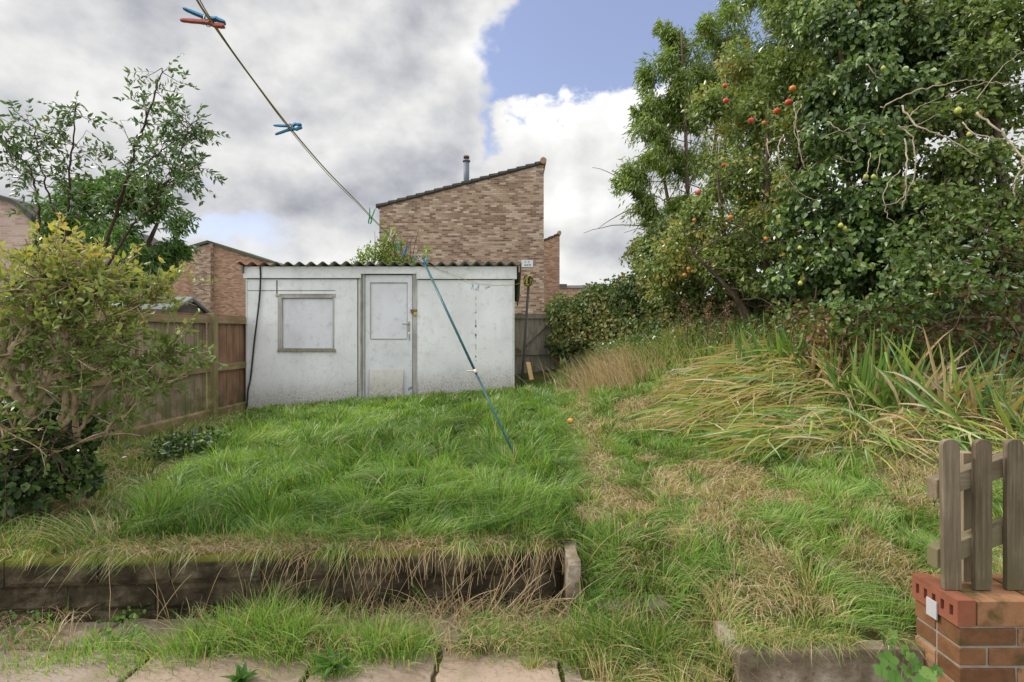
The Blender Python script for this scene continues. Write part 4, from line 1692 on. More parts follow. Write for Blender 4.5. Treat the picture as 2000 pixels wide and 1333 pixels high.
bl = [PB(1300, 160, 11, 52), PB(1345, 100, 11.3, 50), PB(1400, 60, 11.4, 50), PB(1275, 235, 11, 48), PB(1340, 200, 11.2, 62), PB(1420, 160, 11.3, 75), PB(1500, 80, 11.5, 80),
      PB(1255, 320, 10.8, 45), PB(1320, 310, 11, 58), PB(1390, 290, 11.2, 60), PB(1222, 345, 10.7, 32), PB(1250, 385, 10.8, 34), PB(1285, 420, 11, 42), PB(1340, 400, 11.1, 50),
      PB(1300, 60, 11.2, 30), PB(1580, 60, 11.6, 80), PB(1480, 190, 11.4, 80), PB(1275, 480, 10.6, 42), PB(1330, 470, 10.6, 48), PB(1245, 205, 10.8, 26), PB(1205, 350, 10.7, 20), PB(1430, -10, 11.6, 45), PB(1520, 0, 11.6, 60)]
Pn, O, cn = blob_points(split_blobs(bl, 6, .56, .85), 820, .05, 2.8, .49, 21, .28)
dn_ = np.tile(np.array([[-.5, 0, -.9]]), (len(Pn), 1)) + O * .4
leafmesh('crown', Pn, .11, M['willow'], t1, .20, dn_, .55, cn * .9 + rng.normal(size=len(cn)) * .22 - .05, simple=True)
print('willow', len(Pn))

# 2. apple tree
ap = empty('apple_tree', tuple(P(1500, 700, 7)), label='apple tree with red and orange fruit in the middle of the green thicket', cat='tree')
mb = MB()
tips = []
base = P(1500, 690, 7)
base[2] = .9
for (px, py) in ((1400, 330), (1500, 200), (1590, 120), (1340, 480), (1560, 300)):
    top = P(px, py, 6.6)
    q = smooth_path([base + rng.normal(size=3) * .05, base * .55 + top * .45 + rng.normal(size=3) * .15, top], 6)
    mb.tube(q, np.linspace(.07, .012, len(q)), 7)
    for j in range(3, len(q) - 1):
        for s_ in range(2):
            pts = wander(q[j], unit(rng.normal(size=3) + np.array([0, -.6, .1])), rng.uniform(.4, .9), 6, .3, -.03)
            mb.tube(pts, np.linspace(.012, .003, 7), 4, cap=False)
            tips.append(pts)
mb.build('trunk', M['bark'], ap)
bl = [PB(1410, 230, 7, 70), PB(1470, 330, 6.8, 85), PB(1400, 400, 7, 75), PB(1340, 440, 7.4, 55), PB(1500, 200, 6.8, 80), PB(1550, 120, 6.6, 75), PB(1420, 500, 7, 75), PB(1510, 460, 6.6, 85),
      PB(1330, 510, 7.5, 70), PB(1580, 250, 6.4, 70), PB(1500, 550, 6.6, 65), PB(1400, 560, 7.1, 60), PB(1290, 540, 7.9, 50), PB(1570, 380, 6.2, 70), PB(1530, 30, 6.8, 60), PB(1440, 120, 7, 55),
      PB(1480, 260, 7.6, 85), PB(1440, 370, 7.8, 85), PB(1520, 380, 7.4, 80), PB(1560, 300, 7.6, 75), PB(1440, 200, 7.8, 75), PB(1370, 480, 8.0, 70), PB(1480, 480, 7.6, 80), PB(1420, 300, 7.7, 60)]
Pn, O, cn = blob_points(split_blobs(bl, 6, .58, .75), 440, .1, 2.6, .44, 5)
ra = cn * 1.0 + rng.normal(size=len(cn)) * .2 - .05
ra = np.where((fbm(Pn * 1.6, 88) > .60) & (rng.uniform(size=len(cn)) < .5), rng.uniform(.93, 1, len(cn)), ra)
leafmesh('crown', Pn, .062, M['apple_leaf'], ap, .58, O * .7 + np.array([0, 0, -.5]), .7, ra, outward=O)
print('apple', len(Pn))
def skin(name, c1, c2, c3):
    m, b, out = newmat(name)
    co = objco(b)
    n = b.noise(co, 22, 4, .6)
    n2 = b.noise(co, 170, 3, .6)
    c = b.ramp(n, [(.35, c1), (.55, c2), (.68, c3)])
    c = b.mix(b.sm(n2, .62, .68, 0, .5), c, (.45, .32, .16))
    principled(b, out, c, .42, .4, n2, .1, .001)
    return m


M['apple_red'] = skin('apple_skin', (.38, .035, .025), (.50, .08, .04), (.52, .30, .06))
M['apple_orange'] = skin('ripe_orange_skin', (.50, .10, .03), (.55, .24, .05), (.46, .40, .08))
M['pear'] = plain('green_fruit_skin', (.36, .38, .07), .4, .4, .25, 25)


def fruit(name, c, r, mat, parent=None, pear=False):
    V, F = [], []
    nu, nv = 12, 9
    for j in range(nv + 1):
        t = math.pi * j / nv
        rr = math.sin(t) * (1 + .12 * math.cos(t))
        zz = math.cos(t) * .92 - .13 * math.exp(-(rr * 4) ** 2) * (1 if math.cos(t) > 0 else -.6)
        if pear:
            rr *= 1 - .38 * max(0, math.cos(t))
            zz *= 1.25
        for i in range(nu):
            p = 2 * math.pi * i / nu
            V.append((c[0] + r * rr * math.cos(p), c[1] + r * rr * math.sin(p), c[2] + r * zz))
    for j in range(nv):
        for i in range(nu):
            i2 = (i + 1) % nu
            F.append((j * nu + i, (j + 1) * nu + i, (j + 1) * nu + i2, j * nu + i2))
    m_ = MB()
    m_.addv(V, F)
    # stalk
    m_.tube([(c[0], c[1], c[2] + r * .7), (c[0] + r * .15, c[1], c[2] + r * 1.5)], r * .06, 4)
    return m_.build(name, mat, parent, smooth=True)


for (px, py, d, r, mt) in [(1418, 197, 5.95, .034, 'apple_red'), (1416, 168, 6.0, .03, 'apple_red'), (1467, 236, 5.95, .036, 'apple_red'), (1492, 240, 6.0, .026, 'apple_orange'), (1517, 217, 5.8, .036, 'apple_red'),
                           (1540, 200, 5.75, .038, 'apple_red'), (1548, 173, 5.75, .036, 'apple_orange'), (1364, 376, 6.3, .032, 'apple_red'), 
                           (1426, 425, 6.0, .032, 'apple_orange'), (1356, 430, 6.5, .024, 'apple_orange'), (1413, 323, 6.1, .024, 'apple_red'),
                           (1496, 466, 5.7, .024, 'apple_orange'), (1345, 525, 6.7, .026, 'apple_orange'), (1337, 537, 6.7, .026, 'apple_orange'), (1352, 530, 6.7, .022, 'apple_orange')]:
    fruit('apple', P(px, py, d + .2), r * 1.05, M[mt], ap)

# 3. ivy-smothered tree
iv = empty('ivy_tree', tuple(P(1690, 720, 6)), label='dark glossy ivy smothering a tree, tallest mass right of the apples', cat='tree')
mb = MB()
tips = []
base = P(1690, 700, 6)
base[2] = .9
for (px, py) in ((1640, 60), (1740, 20), (1700, 250), (1600, 330)):
    top = P(px, py, 5.9)
    q = smooth_path([base + rng.normal(size=3) * .06, base * .5 + top * .5 + rng.normal(size=3) * .12, top], 6)
    mb.tube(q, np.linspace(.10, .02, len(q)), 8)
mb.build('trunk', M['bark'], iv)
bl = [PB(1640, 70, 6, 80), PB(1720, 30, 5.9, 85), PB(1660, 180, 5.7, 85), PB(1620, 270, 5.7, 75), PB(1700, 300, 5.5, 80), PB(1600, 180, 5.9, 60), PB(1640, 380, 5.5, 85), PB(1720, 400, 5.4, 80),
      PB(1580, 430, 5.7, 70), PB(1660, 480, 5.5, 85), PB(1740, 500, 5.4, 75), PB(1580, 520, 5.8, 70), PB(1640, 570, 5.7, 65), PB(1740, 190, 5.7, 70), PB(1780, 90, 5.9, 70), PB(1700, -20, 6, 70), PB(1600, 20, 6.2, 60)]
Pn, O, cn = blob_points(split_blobs(bl, 5, .62, .7), 640, .2, 3.0, .43, 9)
leafmesh('ivy_foliage', Pn, .062, M['ivy'], iv, .85, O * .5 + np.array([0, 0, -.9]), .55, cn * .95 + rng.normal(size=len(cn)) * .2 - .05, outward=O)
print('ivy', len(Pn))
# bare pale vines arching out of the ivy
def vine_set(parent, sets, mat, nm='bare_vine'):
    for pts, r in sets:
        m_ = MB()
        q = smooth_path([P(*p) for p in pts], 6)
        q = q + rng.normal(size=q.shape) * .006
        m_.tube(q, np.linspace(r, r * .5, len(q)) * .72, 6)
        m_.build(nm, mat, parent, smooth=True)
vine_set(iv, [([(1565, 205, 5.0), (1552, 240, 4.95), (1560, 290, 4.9), (1572, 330, 4.9)], .006),
              ([(1530, 262, 5.1), (1518, 300, 5.0), (1535, 340, 5.0), (1560, 375, 5.0), (1592, 392, 5.0)], .008),
              ([(1497, 270, 5.2), (1505, 310, 5.1), (1525, 342, 5.1)], .006),
              ([(1552, 200, 5.0), (1556, 260, 4.95), (1568, 320, 4.9)], .005),
              ([(1768, 270, 4.8), (1771, 320, 4.7), (1768, 375, 4.7), (1760, 410, 4.7)], .010),
              ([(1755, 245, 4.8), (1780, 270, 4.75), (1788, 330, 4.7), (1770, 380, 4.7), (1735, 400, 4.7), (1725, 400, 4.7)], .009),
              ([(1760, 330, 4.7), (1730, 365, 4.7), (1728, 410, 4.7), (1748, 440, 4.7)], .007),
              ([(1700, 300, 4.9), (1695, 330, 4.8), (1682, 358, 4.8), (1660, 366, 4.8)], .006),
              ([(1723, 300, 4.8), (1714, 330, 4.8), (1712, 350, 4.8)], .006),
              ([(1618, 237, 5.0), (1645, 255, 4.9), (1672, 245, 4.9), (1710, 235, 4.9)], .006),
              ([(1605, 272, 5.0), (1648, 256, 4.9), (1688, 300, 4.9)], .005),
              ([(1635, 305, 4.9), (1655, 316, 4.85), (1672, 318, 4.8)], .005),
              ([(1694, 127, 5.0), (1712, 148, 5.0), (1728, 160, 5.0)], .011)], M['vine'])

# 4. pear tree at right
pe = empty('pear_tree', tuple(P(1900, 720, 5.6)), label='fruit tree with green pears and long bare stems reaching out of the right edge', cat='tree')
mb = MB()
tips = []
base = P(1990, 700, 5.6)
base[2] = .9
for (px, py) in ((1850, 180), (1930, 60), (2040, 100), (1830, 420)):
    top = P(px, py, 5.3)
    q = smooth_path([base + rng.normal(size=3) * .05, base * .5 + top * .5 + rng.normal(size=3) * .12, top], 6)
    mb.tube(q, np.linspace(.08, .015, len(q)), 7)
mb.build('trunk', M['bark'], pe)
bl = [PB(1860, 60, 5.6, 80), PB(1950, 60, 5.5, 80), PB(2050, 60, 5.4, 90), PB(1830, 150, 5.5, 65), PB(1920, 140, 5.3, 75), PB(2010, 170, 5.2, 80), PB(1860, 330, 5.2, 75), PB(1940, 290, 5.1, 75), PB(2040, 300, 5, 80),
      PB(1800, 420, 5.2, 75), PB(1900, 420, 5.1, 80), PB(2000, 420, 5, 80), PB(1830, 500, 5.1, 70), PB(1940, 500, 5, 75), PB(2050, 520, 5, 80), PB(1790, -10, 5.8, 70), PB(1900, -20, 5.6, 80), PB(1800, 250, 5.4, 60), PB(1880, 230, 5.3, 60)]
bl += [(c + np.array([0, .8, 0]), (r[0] * 1.1, r[1], r[2] * 1.1)) for c, r in bl]
Pn, O, cn = blob_points(split_blobs(bl, 4, .62, .7), 520, .15, 2.2, .41, 15)
leafmesh('crown', Pn, .062, M['apple_leaf'], pe, .62, O * .6 + np.array([0, 0, -.5]), .7, cn * .8 + rng.normal(size=len(cn)) * .2 - .12, outward=O)
print('pear', len(Pn))
for (px, py, d, r) in [(1871, 216, 4.7, .032), (1642, 440, 4.8, .022), (1650, 446, 4.8, .02), (1893, 262, 4.75, .022), (1725, 133, 5, .022), (1691, 345, 4.85, .024), (1706, 345, 4.85, .022), (1562, 484, 5.0, .02), (1563, 553, 5.0, .022)]:
    fruit('pear', P(px, py, d), r, M['pear'], pe, True)
vine_set(pe, [([(1720, 210, 4.9), (1770, 185, 4.8), (1830, 168, 4.7), (1880, 158, 4.6), (1922, 158, 4.6)], .010),
              ([(1845, 190, 4.7), (1890, 172, 4.6), (1945, 160, 4.5), (2010, 168, 4.4)], .008),
              ([(1760, 205, 4.8), (1790, 245, 4.7), (1850, 270, 4.6), (1915, 308, 4.5)], .013),
              ([(1908, 220, 4.6), (1950, 255, 4.5), (1985, 290, 4.4), (2000, 320, 4.3), (2020, 380, 4.3)], .014),
              ([(1882, 238, 4.6), (1910, 262, 4.5), (1962, 272, 4.4)], .009),
              ([(2005, 320, 4.3), (1985, 345, 4.3), (1980, 385, 4.3)], .011),
              ([(1905, 195, 4.7), (1960, 130, 4.6), (2010, 95, 4.5)], .007),
              ([(1780, 225, 4.7), (1800, 205, 4.7), (1832, 195, 4.7)], .006),
              ([(1758, 250, 4.75), (1800, 240, 4.7), (1830, 225, 4.7)], .006)], M['vine'])

# 5. ivy covered hedge by the gate
hd = empty('hedge', tuple(P(1180, 690, 9.3)), label='ivy covered boundary hedge rising from the gate to the right', cat='hedge')
bl = [PB(1115, 620, 9.7, 42), PB(1105, 665, 9.7, 36), PB(1160, 600, 9.6, 48), PB(1150, 660, 9.5, 48), PB(1215, 590, 9.4, 50), PB(1210, 650, 9.2, 52), PB(1265, 570, 9.1, 55), PB(1265, 640, 8.9, 55),
      PB(1255, 510, 9.2, 40), PB(1310, 560, 8.7, 60), PB(1320, 620, 8.4, 48), PB(1300, 500, 9, 50), PB(1380, 600, 8, 60), PB(1450, 600, 7.6, 60), PB(1095, 600, 9.8, 26), PB(1520, 600, 7.2, 60), PB(1600, 600, 6.8, 60), PB(1700, 600, 6.4, 60),
      PB(1300, 660, 8.2, 45), PB(1370, 650, 7.8, 48), PB(1450, 650, 7.4, 48), PB(1235, 685, 8.8, 38), PB(1170, 690, 9.3, 36), PB(1530, 640, 7.0, 45), PB(1310, 470, 8.9, 48), PB(1350, 530, 8.4, 50)]
bl = [(c, (r[0], .45, r[2])) for c, r in bl]
Pn, O, cn = blob_points(bl, 900, .45, 2.6, .40, 31)
ra = cn * .9 + rng.normal(size=len(cn)) * .2 - .05
ra = np.where((fbm(Pn * 1.9, 81) > .56) & (rng.uniform(size=len(cn)) < .5), rng.uniform(.88, 1, len(cn)), ra)
leafmesh('foliage', Pn, .065, M['hedge_leaf'], hd, .8, O * .5 + np.array([0, 0, -.8]), .6, ra, outward=O, simple=True)
print('hedge', len(Pn))
mb = MB()
for k in range(60):
    px = rng.uniform(1090, 1720)
    D = 9.8 - (px - 1090) / 630 * 3.2
    b0 = P(px, 690, D)
    pts = wander(b0, (rng.normal() * .3, 0, 1), rng.uniform(.5, 1.2), 7, .3, -.02)
    mb.tube(pts, np.linspace(.012, .004, 8), 4, cap=False)
mb.build('stems', M['darkstem'], hd)

# wooden boundary fence half lost behind the growth on the right
bf = empty('boundary_fence', tuple(P(1650, 640, 6.6)), label='dark timber boundary fence glimpsed in shadow behind iris and brambles', cat='fence')
mb = MB()
for k in range(52):
    px = 1340 + k * 14
    D = 8.1 - (px - 1340) / 700 * 2.1
    p = P(px, 650, D)
    mb.box(p[0], p[0] + .12, D + .35, D + .37, .6, 2.05 + rng.uniform(-.02, .02))
mb.build('boards', M['creosote'], bf)

# 6. brambles on the right
br_ = empty('bramble', tuple(P(1700, 680, 5.2)), label='sprawling bramble with browning leaves hanging over the iris clump', cat='bramble')
bl = [PB(1690, 560, 5.0, 55), PB(1640, 620, 5.1, 55), PB(1740, 590, 4.9, 60), PB(1800, 560, 4.8, 60), PB(1870, 540, 4.7, 60), PB(1950, 520, 4.6, 70), PB(1640, 690, 5.2, 50), PB(1700, 650, 5.0, 50),
      PB(1780, 480, 4.9, 55), PB(1900, 470, 4.6, 60), PB(1990, 600, 4.6, 50), PB(1600, 660, 5.3, 45), PB(2040, 480, 4.6, 60),
      PB(1850, 620, 5.0, 55), PB(1920, 600, 5.0, 60), PB(1760, 670, 5.2, 50), PB(1550, 620, 5.8, 45), PB(1980, 660, 4.9, 50), PB(1900, 680, 5.2, 50)]
Pn, O, cn = blob_points(bl, 520, .3, 2.6, .43, 41)
ra = cn * .9 + rng.normal(size=len(cn)) * .2 - .02
ra = np.where((fbm(Pn * 2.4, 89) > .54) & (rng.uniform(size=len(cn)) < .65), rng.uniform(.85, 1, len(cn)), ra)
leafmesh('leaves', Pn, .055, M['bramble_leaf'], br_, .72, O * .5 + np.array([0, 0, -.4]), .8, ra, outward=O)
mb = MB()
for k in range(70):
    c, r = bl[rng.integers(0, len(bl))]
    p0 = c + rng.normal(size=3) * .2
    pts = wander(p0, unit(rng.normal(size=3) + np.array([0, -.4, .3])), rng.uniform(.5, 1.3), 10, .22, -.12)
    mb.tube(pts, np.linspace(.006, .0025, 11), 4, cap=False)
mb.build('canes', M['darkstem'], br_)
vine_set(br_, [([(1830, 458, 4.5), (1870, 457, 4.5), (1910, 453, 4.5)], .005), ([(1640, 420, 4.9), (1655, 465, 4.8), (1675, 505, 4.8), (1690, 540, 4.8)], .005),
               ([(1755, 560, 4.7), (1790, 540, 4.6), (1815, 515, 4.6)], .005), ([(1905, 420, 4.5), (1960, 480, 4.4), (2010, 525, 4.4)], .007)], M['darkstem'], 'cane')

# 7. sapling and bush on the left
sp_ = empty('ash_sapling', tuple(P(170, 700, 4.9)), label='slender young ash with thin upright stems and sparse leaves rising against the sky', cat='tree')
mb = MB()
tips = []
stems = [([(170, 720, 4.9), (185, 560, 4.9), (225, 420, 4.85), (265, 290, 4.8), (300, 190, 4.75), (318, 135, 4.75)], .020),
         ([(120, 720, 4.8), (128, 560, 4.8), (133, 420, 4.8), (138, 300, 4.75), (150, 200, 4.7)], .017),
         ([(60, 700, 4.7), (62, 540, 4.7), (75, 420, 4.7), (60, 330, 4.65), (10, 285, 4.6), (-5, 270, 4.6)], .014),
         ([(190, 560, 4.9), (250, 450, 4.8), (310, 390, 4.75), (350, 300, 4.7), (375, 240, 4.7)], .013),
         ([(130, 480, 4.8), (95, 380, 4.75), (75, 300, 4.7), (70, 245, 4.7)], .011),
         ([(225, 420, 4.85), (250, 350, 4.8), (310, 300, 4.75), (365, 255, 4.7)], .010),
         ([(240, 400, 4.85), (300, 370, 4.8), (345, 350, 4.7), (372, 330, 4.7)], .010)]
rach_P, rach_D = [], []
for pts, r in stems:
    q = smooth_path([P(*p) for p in pts], 7)
    q = q + rng.normal(size=q.shape) * .008
    mb.tube(q, np.linspace(r, .004, len(q)), 6)
    n = len(q)
    for j in range(int(n * .4), n):
        for s_ in range(2 if j < n - 3 else 3):
            if rng.uniform() < .52:
                d = unit(rng.normal(size=3) * np.array([1, .8, .5]) + np.array([0, 0, .35]))
                ln = rng.uniform(.10, .34) * (1.0 if j < n * .8 else .6)
                w_ = wander(q[j], d, ln, 4, .2, .0)
                mb.tube(w_, np.linspace(.004, .0018, 5), 4, cap=False)
                for t in (2, 3, 4):
                    rach_P.append(w_[t])
                    rach_D.append(unit(rng.normal(size=3) * .8 + d + np.array([0, 0, -.1])))
mb.build('trunk', M['darkstem'], sp_)
LP, LD = [], []
mbr = MB()
for p, d in zip(rach_P, rach_D):
    ln = rng.uniform(.11, .2)
    pts = wander(p, d, ln, 4, .12, -.12)
    mbr.tube(pts, [.0016, .0014, .0012, .001, .0008], 3, cap=False)
    side = unit(np.cross(d, rng.normal(size=3)))
    for k in range(1, 5):
        dd = unit(pts[k] - pts[k - 1])
        for s_ in (-1, 1):
            LP.append(pts[k])
            LD.append(unit(dd * .7 + side * s_ * .8))
    LP.append(pts[-1])
    LD.append(dd)
mbr.build('leaf_stalks', M['darkstem'], sp_)
LP, LD = np.array(LP), np.array(LD)
leafmesh('leaves', LP, .052, M['ash_leaf'], sp_, .42, LD * 3, .5, rng.uniform(0, .95, len(LP)))
print('ash', len(LP))

gb = empty('round_green_tree', tuple(P(220, 700, 8)), label='dense rounded green tree behind the sapling, above the left fence', cat='tree')
mb = MB()
base = P(230, 640, 8.2)
base[2] = .3
for (px, py) in ((150, 420), (230, 380), (310, 430)):
    q = smooth_path([base, P((px + 230) / 2, 540, 8.2), P(px, py, 8.2)], 6)
    mb.tube(q, np.linspace(.08, .02, len(q)), 7)
mb.build('trunk', M['bark'], gb)
bl = [PB(240, 370, 8, 55), PB(180, 400, 8, 60), PB(110, 420, 8.2, 50), PB(290, 400, 8, 55), PB(330, 450, 8, 45), PB(260, 460, 7.8, 65), PB(180, 480, 7.9, 65), PB(320, 510, 8, 45), PB(100, 500, 8, 60), PB(240, 540, 8, 60), PB(345, 480, 8.1, 35)]
Pn, O, cn = blob_points(split_blobs(bl, 5, .6, .75), 620, .15, 2.2, .44, 51, .2)
leafmesh('crown', Pn, .10, M['bush_leaf'], gb, .34, O * .7 + np.array([.35, 0, -.9]), .5, cn * 1.1 + rng.normal(size=len(cn)) * .2 - .15, outward=O, simple=True)
print('green', len(Pn))

# 8. yellowing shrub, left foreground
sh = empty('yellowing_shrub', tuple(P(100, 850, 3.1)), label='big twiggy shrub with pale branches and yellowing leaves filling the left foreground', cat='shrub')
mb = MB()
tips = []
main = [([(60, 800, 3.0), (15, 740, 2.95), (5, 650, 2.95), (-20, 560, 2.95)], .034),
        ([(60, 800, 3.0), (25, 760, 2.9), (15, 700, 2.85), (50, 640, 2.85), (60, 560, 2.9)], .024),
        ([(60, 810, 3.0), (80, 770, 2.95), (110, 700, 2.95), (150, 600, 2.9), (140, 500, 2.9)], .022),
        ([(120, 840, 3.1), (145, 780, 3.1), (150, 700, 3.05), (165, 600, 3.0), (180, 500, 3.0)], .020),
        ([(150, 850, 3.2), (150, 780, 3.2), (170, 700, 3.2), (215, 640, 3.2), (260, 590, 3.15), (300, 560, 3.1)], .018),
        ([(120, 830, 3.1), (130, 720, 3.0), (125, 620, 2.9), (170, 530, 2.9), (175, 470, 2.9)], .018),
        ([(40, 790, 3.0), (60, 690, 2.95), (80, 600, 2.9), (100, 500, 2.9), (90, 450, 2.9)], .018),
        ([(150, 850, 3.2), (190, 780, 3.2), (240, 730, 3.2), (300, 700, 3.2), (330, 690, 3.2)], .012),
        ([(150, 860, 3.2), (200, 850, 3.2), (250, 790, 3.15), (300, 760, 3.1)], .011),
        ([(60, 800, 3.0), (30, 840, 2.9), (0, 830, 2.8), (-30, 850, 2.8)], .012)]
for pts, r in main:
    q = smooth_path([P(p[0], p[1] if p[1] > 600 else 600 + (p[1] - 600) * .45, p[2]) for p in pts], 6)
    q = q + rng.normal(size=q.shape) * .008
    mb.tube(q, np.linspace(r, r * .35, len(q)), 7)
    for j in range(6, len(q)):
        for s_ in range(2):
            d = unit(unit(q[j] - q[j - 1]) * .7 + rng.normal(size=3) * np.array([.7, .5, .5]) + np.array([.1, 0, .25]))
            branch(mb, q[j], d, rng.uniform(.12, .30), .0066, 1, tips, .28, 3, .02, .62, .9, .4, 5, .0014, 4)
mb.build('branches', M['palebark'], sh)
Pn, T = sample_paths(tips, 8200, .3)
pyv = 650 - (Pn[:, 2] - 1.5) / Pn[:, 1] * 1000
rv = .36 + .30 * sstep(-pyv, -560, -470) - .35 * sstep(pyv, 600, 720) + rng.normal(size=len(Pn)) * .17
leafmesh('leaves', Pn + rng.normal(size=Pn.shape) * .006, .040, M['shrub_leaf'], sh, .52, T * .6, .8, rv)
print('shrub tips', len(tips))

# ivy clump below the shrub
ic = empty('ivy_clump', tuple(P(60, 950, 3.0)), label='dark ivy heaped round the foot of the yellowing shrub at the left edge', cat='ivy')
bl = [PB(150, 930, 3.3, 45), PB(120, 790, 3.4, 45), PB(180, 830, 3.5, 35), PB(30, 830, 3.2, 60), PB(100, 850, 3.3, 55), PB(20, 910, 3.1, 70), PB(90, 920, 3.2, 60), PB(150, 870, 3.4, 40), PB(-30, 960, 3.0, 70), PB(40, 980, 3.0, 45), PB(-40, 850, 3.1, 70)]
Pn, O, cn = blob_points(bl, 900, .3, 4.5, .42, 61)
leafmesh('foliage', Pn, .045, M['ivy'], ic, .85, O * .5 + np.array([0, 0, -.7]), .6, cn * .7 + rng.normal(size=len(cn)) * .18 - .15, outward=O)
mb = MB()
for k in range(24):
    pts = wander(P(rng.uniform(0, 150), rng.uniform(820, 900), 3.0), unit(rng.normal(size=3) + np.array([.4, -.3, -.3])), rng.uniform(.2, .5), 7, .3, -.05)
    mb.tube(pts, np.linspace(.005, .002, 8), 4, cap=False)
mb.build('stems', M['darkstem'], ic)

# 9. shrub behind the shed, left corner of the big house
cs = empty('climbing_shrub', tuple(P(760, 560, 12)), label='loose leafy shrub showing above the shed roof at the left corner of the big house', cat='shrub')
bl = [PB(765, 470, 12, 20), PB(755, 500, 12, 22), PB(735, 490, 12, 20), PB(715, 500, 12, 20), PB(700, 515, 12, 14), PB(780, 480, 12, 14), PB(790, 505, 12, 14), PB(757, 445, 12, 14), PB(775, 455, 12, 10), PB(835, 488, 12, 7), PB(830, 505, 12, 9), PB(760, 525, 12, 30), PB(800, 520, 12, 16), PB(650, 518, 12, 5)]
Pn, O, cn = blob_points(bl, 300, .1, 3, .44, 71)
leafmesh('leaves', Pn, .085, M['willow'], cs, .5, O * .4, .9, cn + rng.normal(size=len(cn)) * .25 - .1, simple=True)
mb = MB()
for k in range(20):
    pts = wander(P(rng.uniform(720, 800), 530, 12), (rng.normal() * .4, 0, 1), rng.uniform(.6, 1.1), 6, .2)
    mb.tube(pts, np.linspace(.012, .004, 7), 4, cap=False)
mb.build('stems', M['bark'], cs)

# ------------------------------------------------------------------ grass


def inbox(x, y):
    return ~((y > SY - .03) & (x > sx0 - .02) & (x < sx1 + .02))


def blades(name, xy, z, h, w, lean, mat, rnd, parent=None, seg=4, droop=.9):
    """curved grass blades; lean: N x 2 horizontal lean (fraction of height at tip)"""
    N = len(xy)
    ang = rng.uniform(0, 2 * math.pi, N)
    side = np.c_[np.cos(ang), np.sin(ang), np.zeros(N)]
    # blades tend to show their width to all directions
    base = np.c_[xy, z]
    L = np.c_[lean, np.zeros(N)]
    lm = np.linalg.norm(lean, axis=1)
    V = []
    ts = np.linspace(0, 1, seg + 1)
    for t in ts[:-1]:
        zc = h * (t - droop * np.minimum(lm, 1.3) * .42 * t ** 2.2)
        c = base + L * (h * t ** 1.8)[:, None] * .9 + np.c_[np.zeros((N, 2)), zc]
        ww = (w * (1 - .75 * t ** 2))[:, None] * .5
        V += [c - side * ww, c + side * ww]
    zc = h * (1 - droop * np.minimum(lm, 1.3) * .42)
    V.append(base + L * h[:, None] * .9 + np.c_[np.zeros((N, 2)), zc])
    k = len(V)
    V = np.stack(V, 1).reshape(-1, 3)
    b0 = np.arange(N)[:, None] * k
    Fq = np.concatenate([b0 + [2 * i, 2 * i + 1, 2 * i + 3, 2 * i + 2] for i in range(seg - 1)])
    Ft = b0 + [k - 3, k - 2, k - 1]
    return npmesh(name, V, [Fq, Ft], mat, parent, {'rnd': np.repeat(np.clip(rnd, 0, 1), k)}, True)


def scatter(x0, x1, y0, y1, dens, fn=None):
    """density falls with distance"""
    n = int((x1 - x0) * (y1 - y0) * dens)
    x = rng.uniform(x0, x1, n)
    y = rng.uniform(y0, y1, n)
    keep = (rng.uniform(size=n) < np.clip(3.2 / np.maximum(y, 1), .22, 1)) & (np.abs(x) < y * 1.06 + .3)
    x, y = x[keep], y[keep]
    if fn is not None:
        k = fn(x, y)
        x, y = x[k], y[k]
    return x, y


def flow(x, y, seed, sc=.9):
    a_ = fbm(np.c_[x, y] * sc, seed, 2) * 4 * math.pi
    return np.c_[np.cos(a_), np.sin(a_)]


# lush lawn
def lushm(x, y):
    edge_l = np.interp(y, [2.8, 4, 6, 8], [-2.2, -2.55, -3.3, -3.95]) + .35 * (fbm(np.c_[x, y] * 1.6, 77) - .5)
    edge_r = np.interp(y, [2.8, 4, 8, 10], [.36, .46, .62, .9]) + .12 * (fbm(np.c_[x, y] * 3, 78) - .5)
    return (x > edge_l) & (x < edge_r)


x, y = scatter(-4.1, 1.0, 2.82, 8.0, 7000, lambda x, y: lushm(x, y) & inbox(x, y) & (y > 2.82 + .055 * x))
n = len(x)
z = hgt(x, y)
cl = fbm(np.c_[x, y] * 2.2, 90)
cl2_ = fbm(np.c_[x, y] * 6, 91)
h = (.09 + .13 * cl + .09 * cl2_) * rng.uniform(.6, 1.25, n) * np.where(y < 3.1, .8, 1)
h *= np.interp(y, [3, 5, 7.6, 8], [1, 1.0, .75, .55])


def clumps(x, y, cell, seed):
    wx = x + .5 * cell * (fbm(np.c_[x, y] / cell * .8, seed) - .5) * 2
    wy = y + .5 * cell * (fbm(np.c_[x, y] / cell * .8, seed + 1) - .5) * 2
    ix, iy = np.floor(wx / cell).astype(np.int64), np.floor(wy / cell).astype(np.int64)
    p = np.c_[ix, iy] + .0
    return [vnoise(p + .0, seed + 5 + k) for k in range(4)], wx / cell - ix - .5, wy / cell - iy - .5


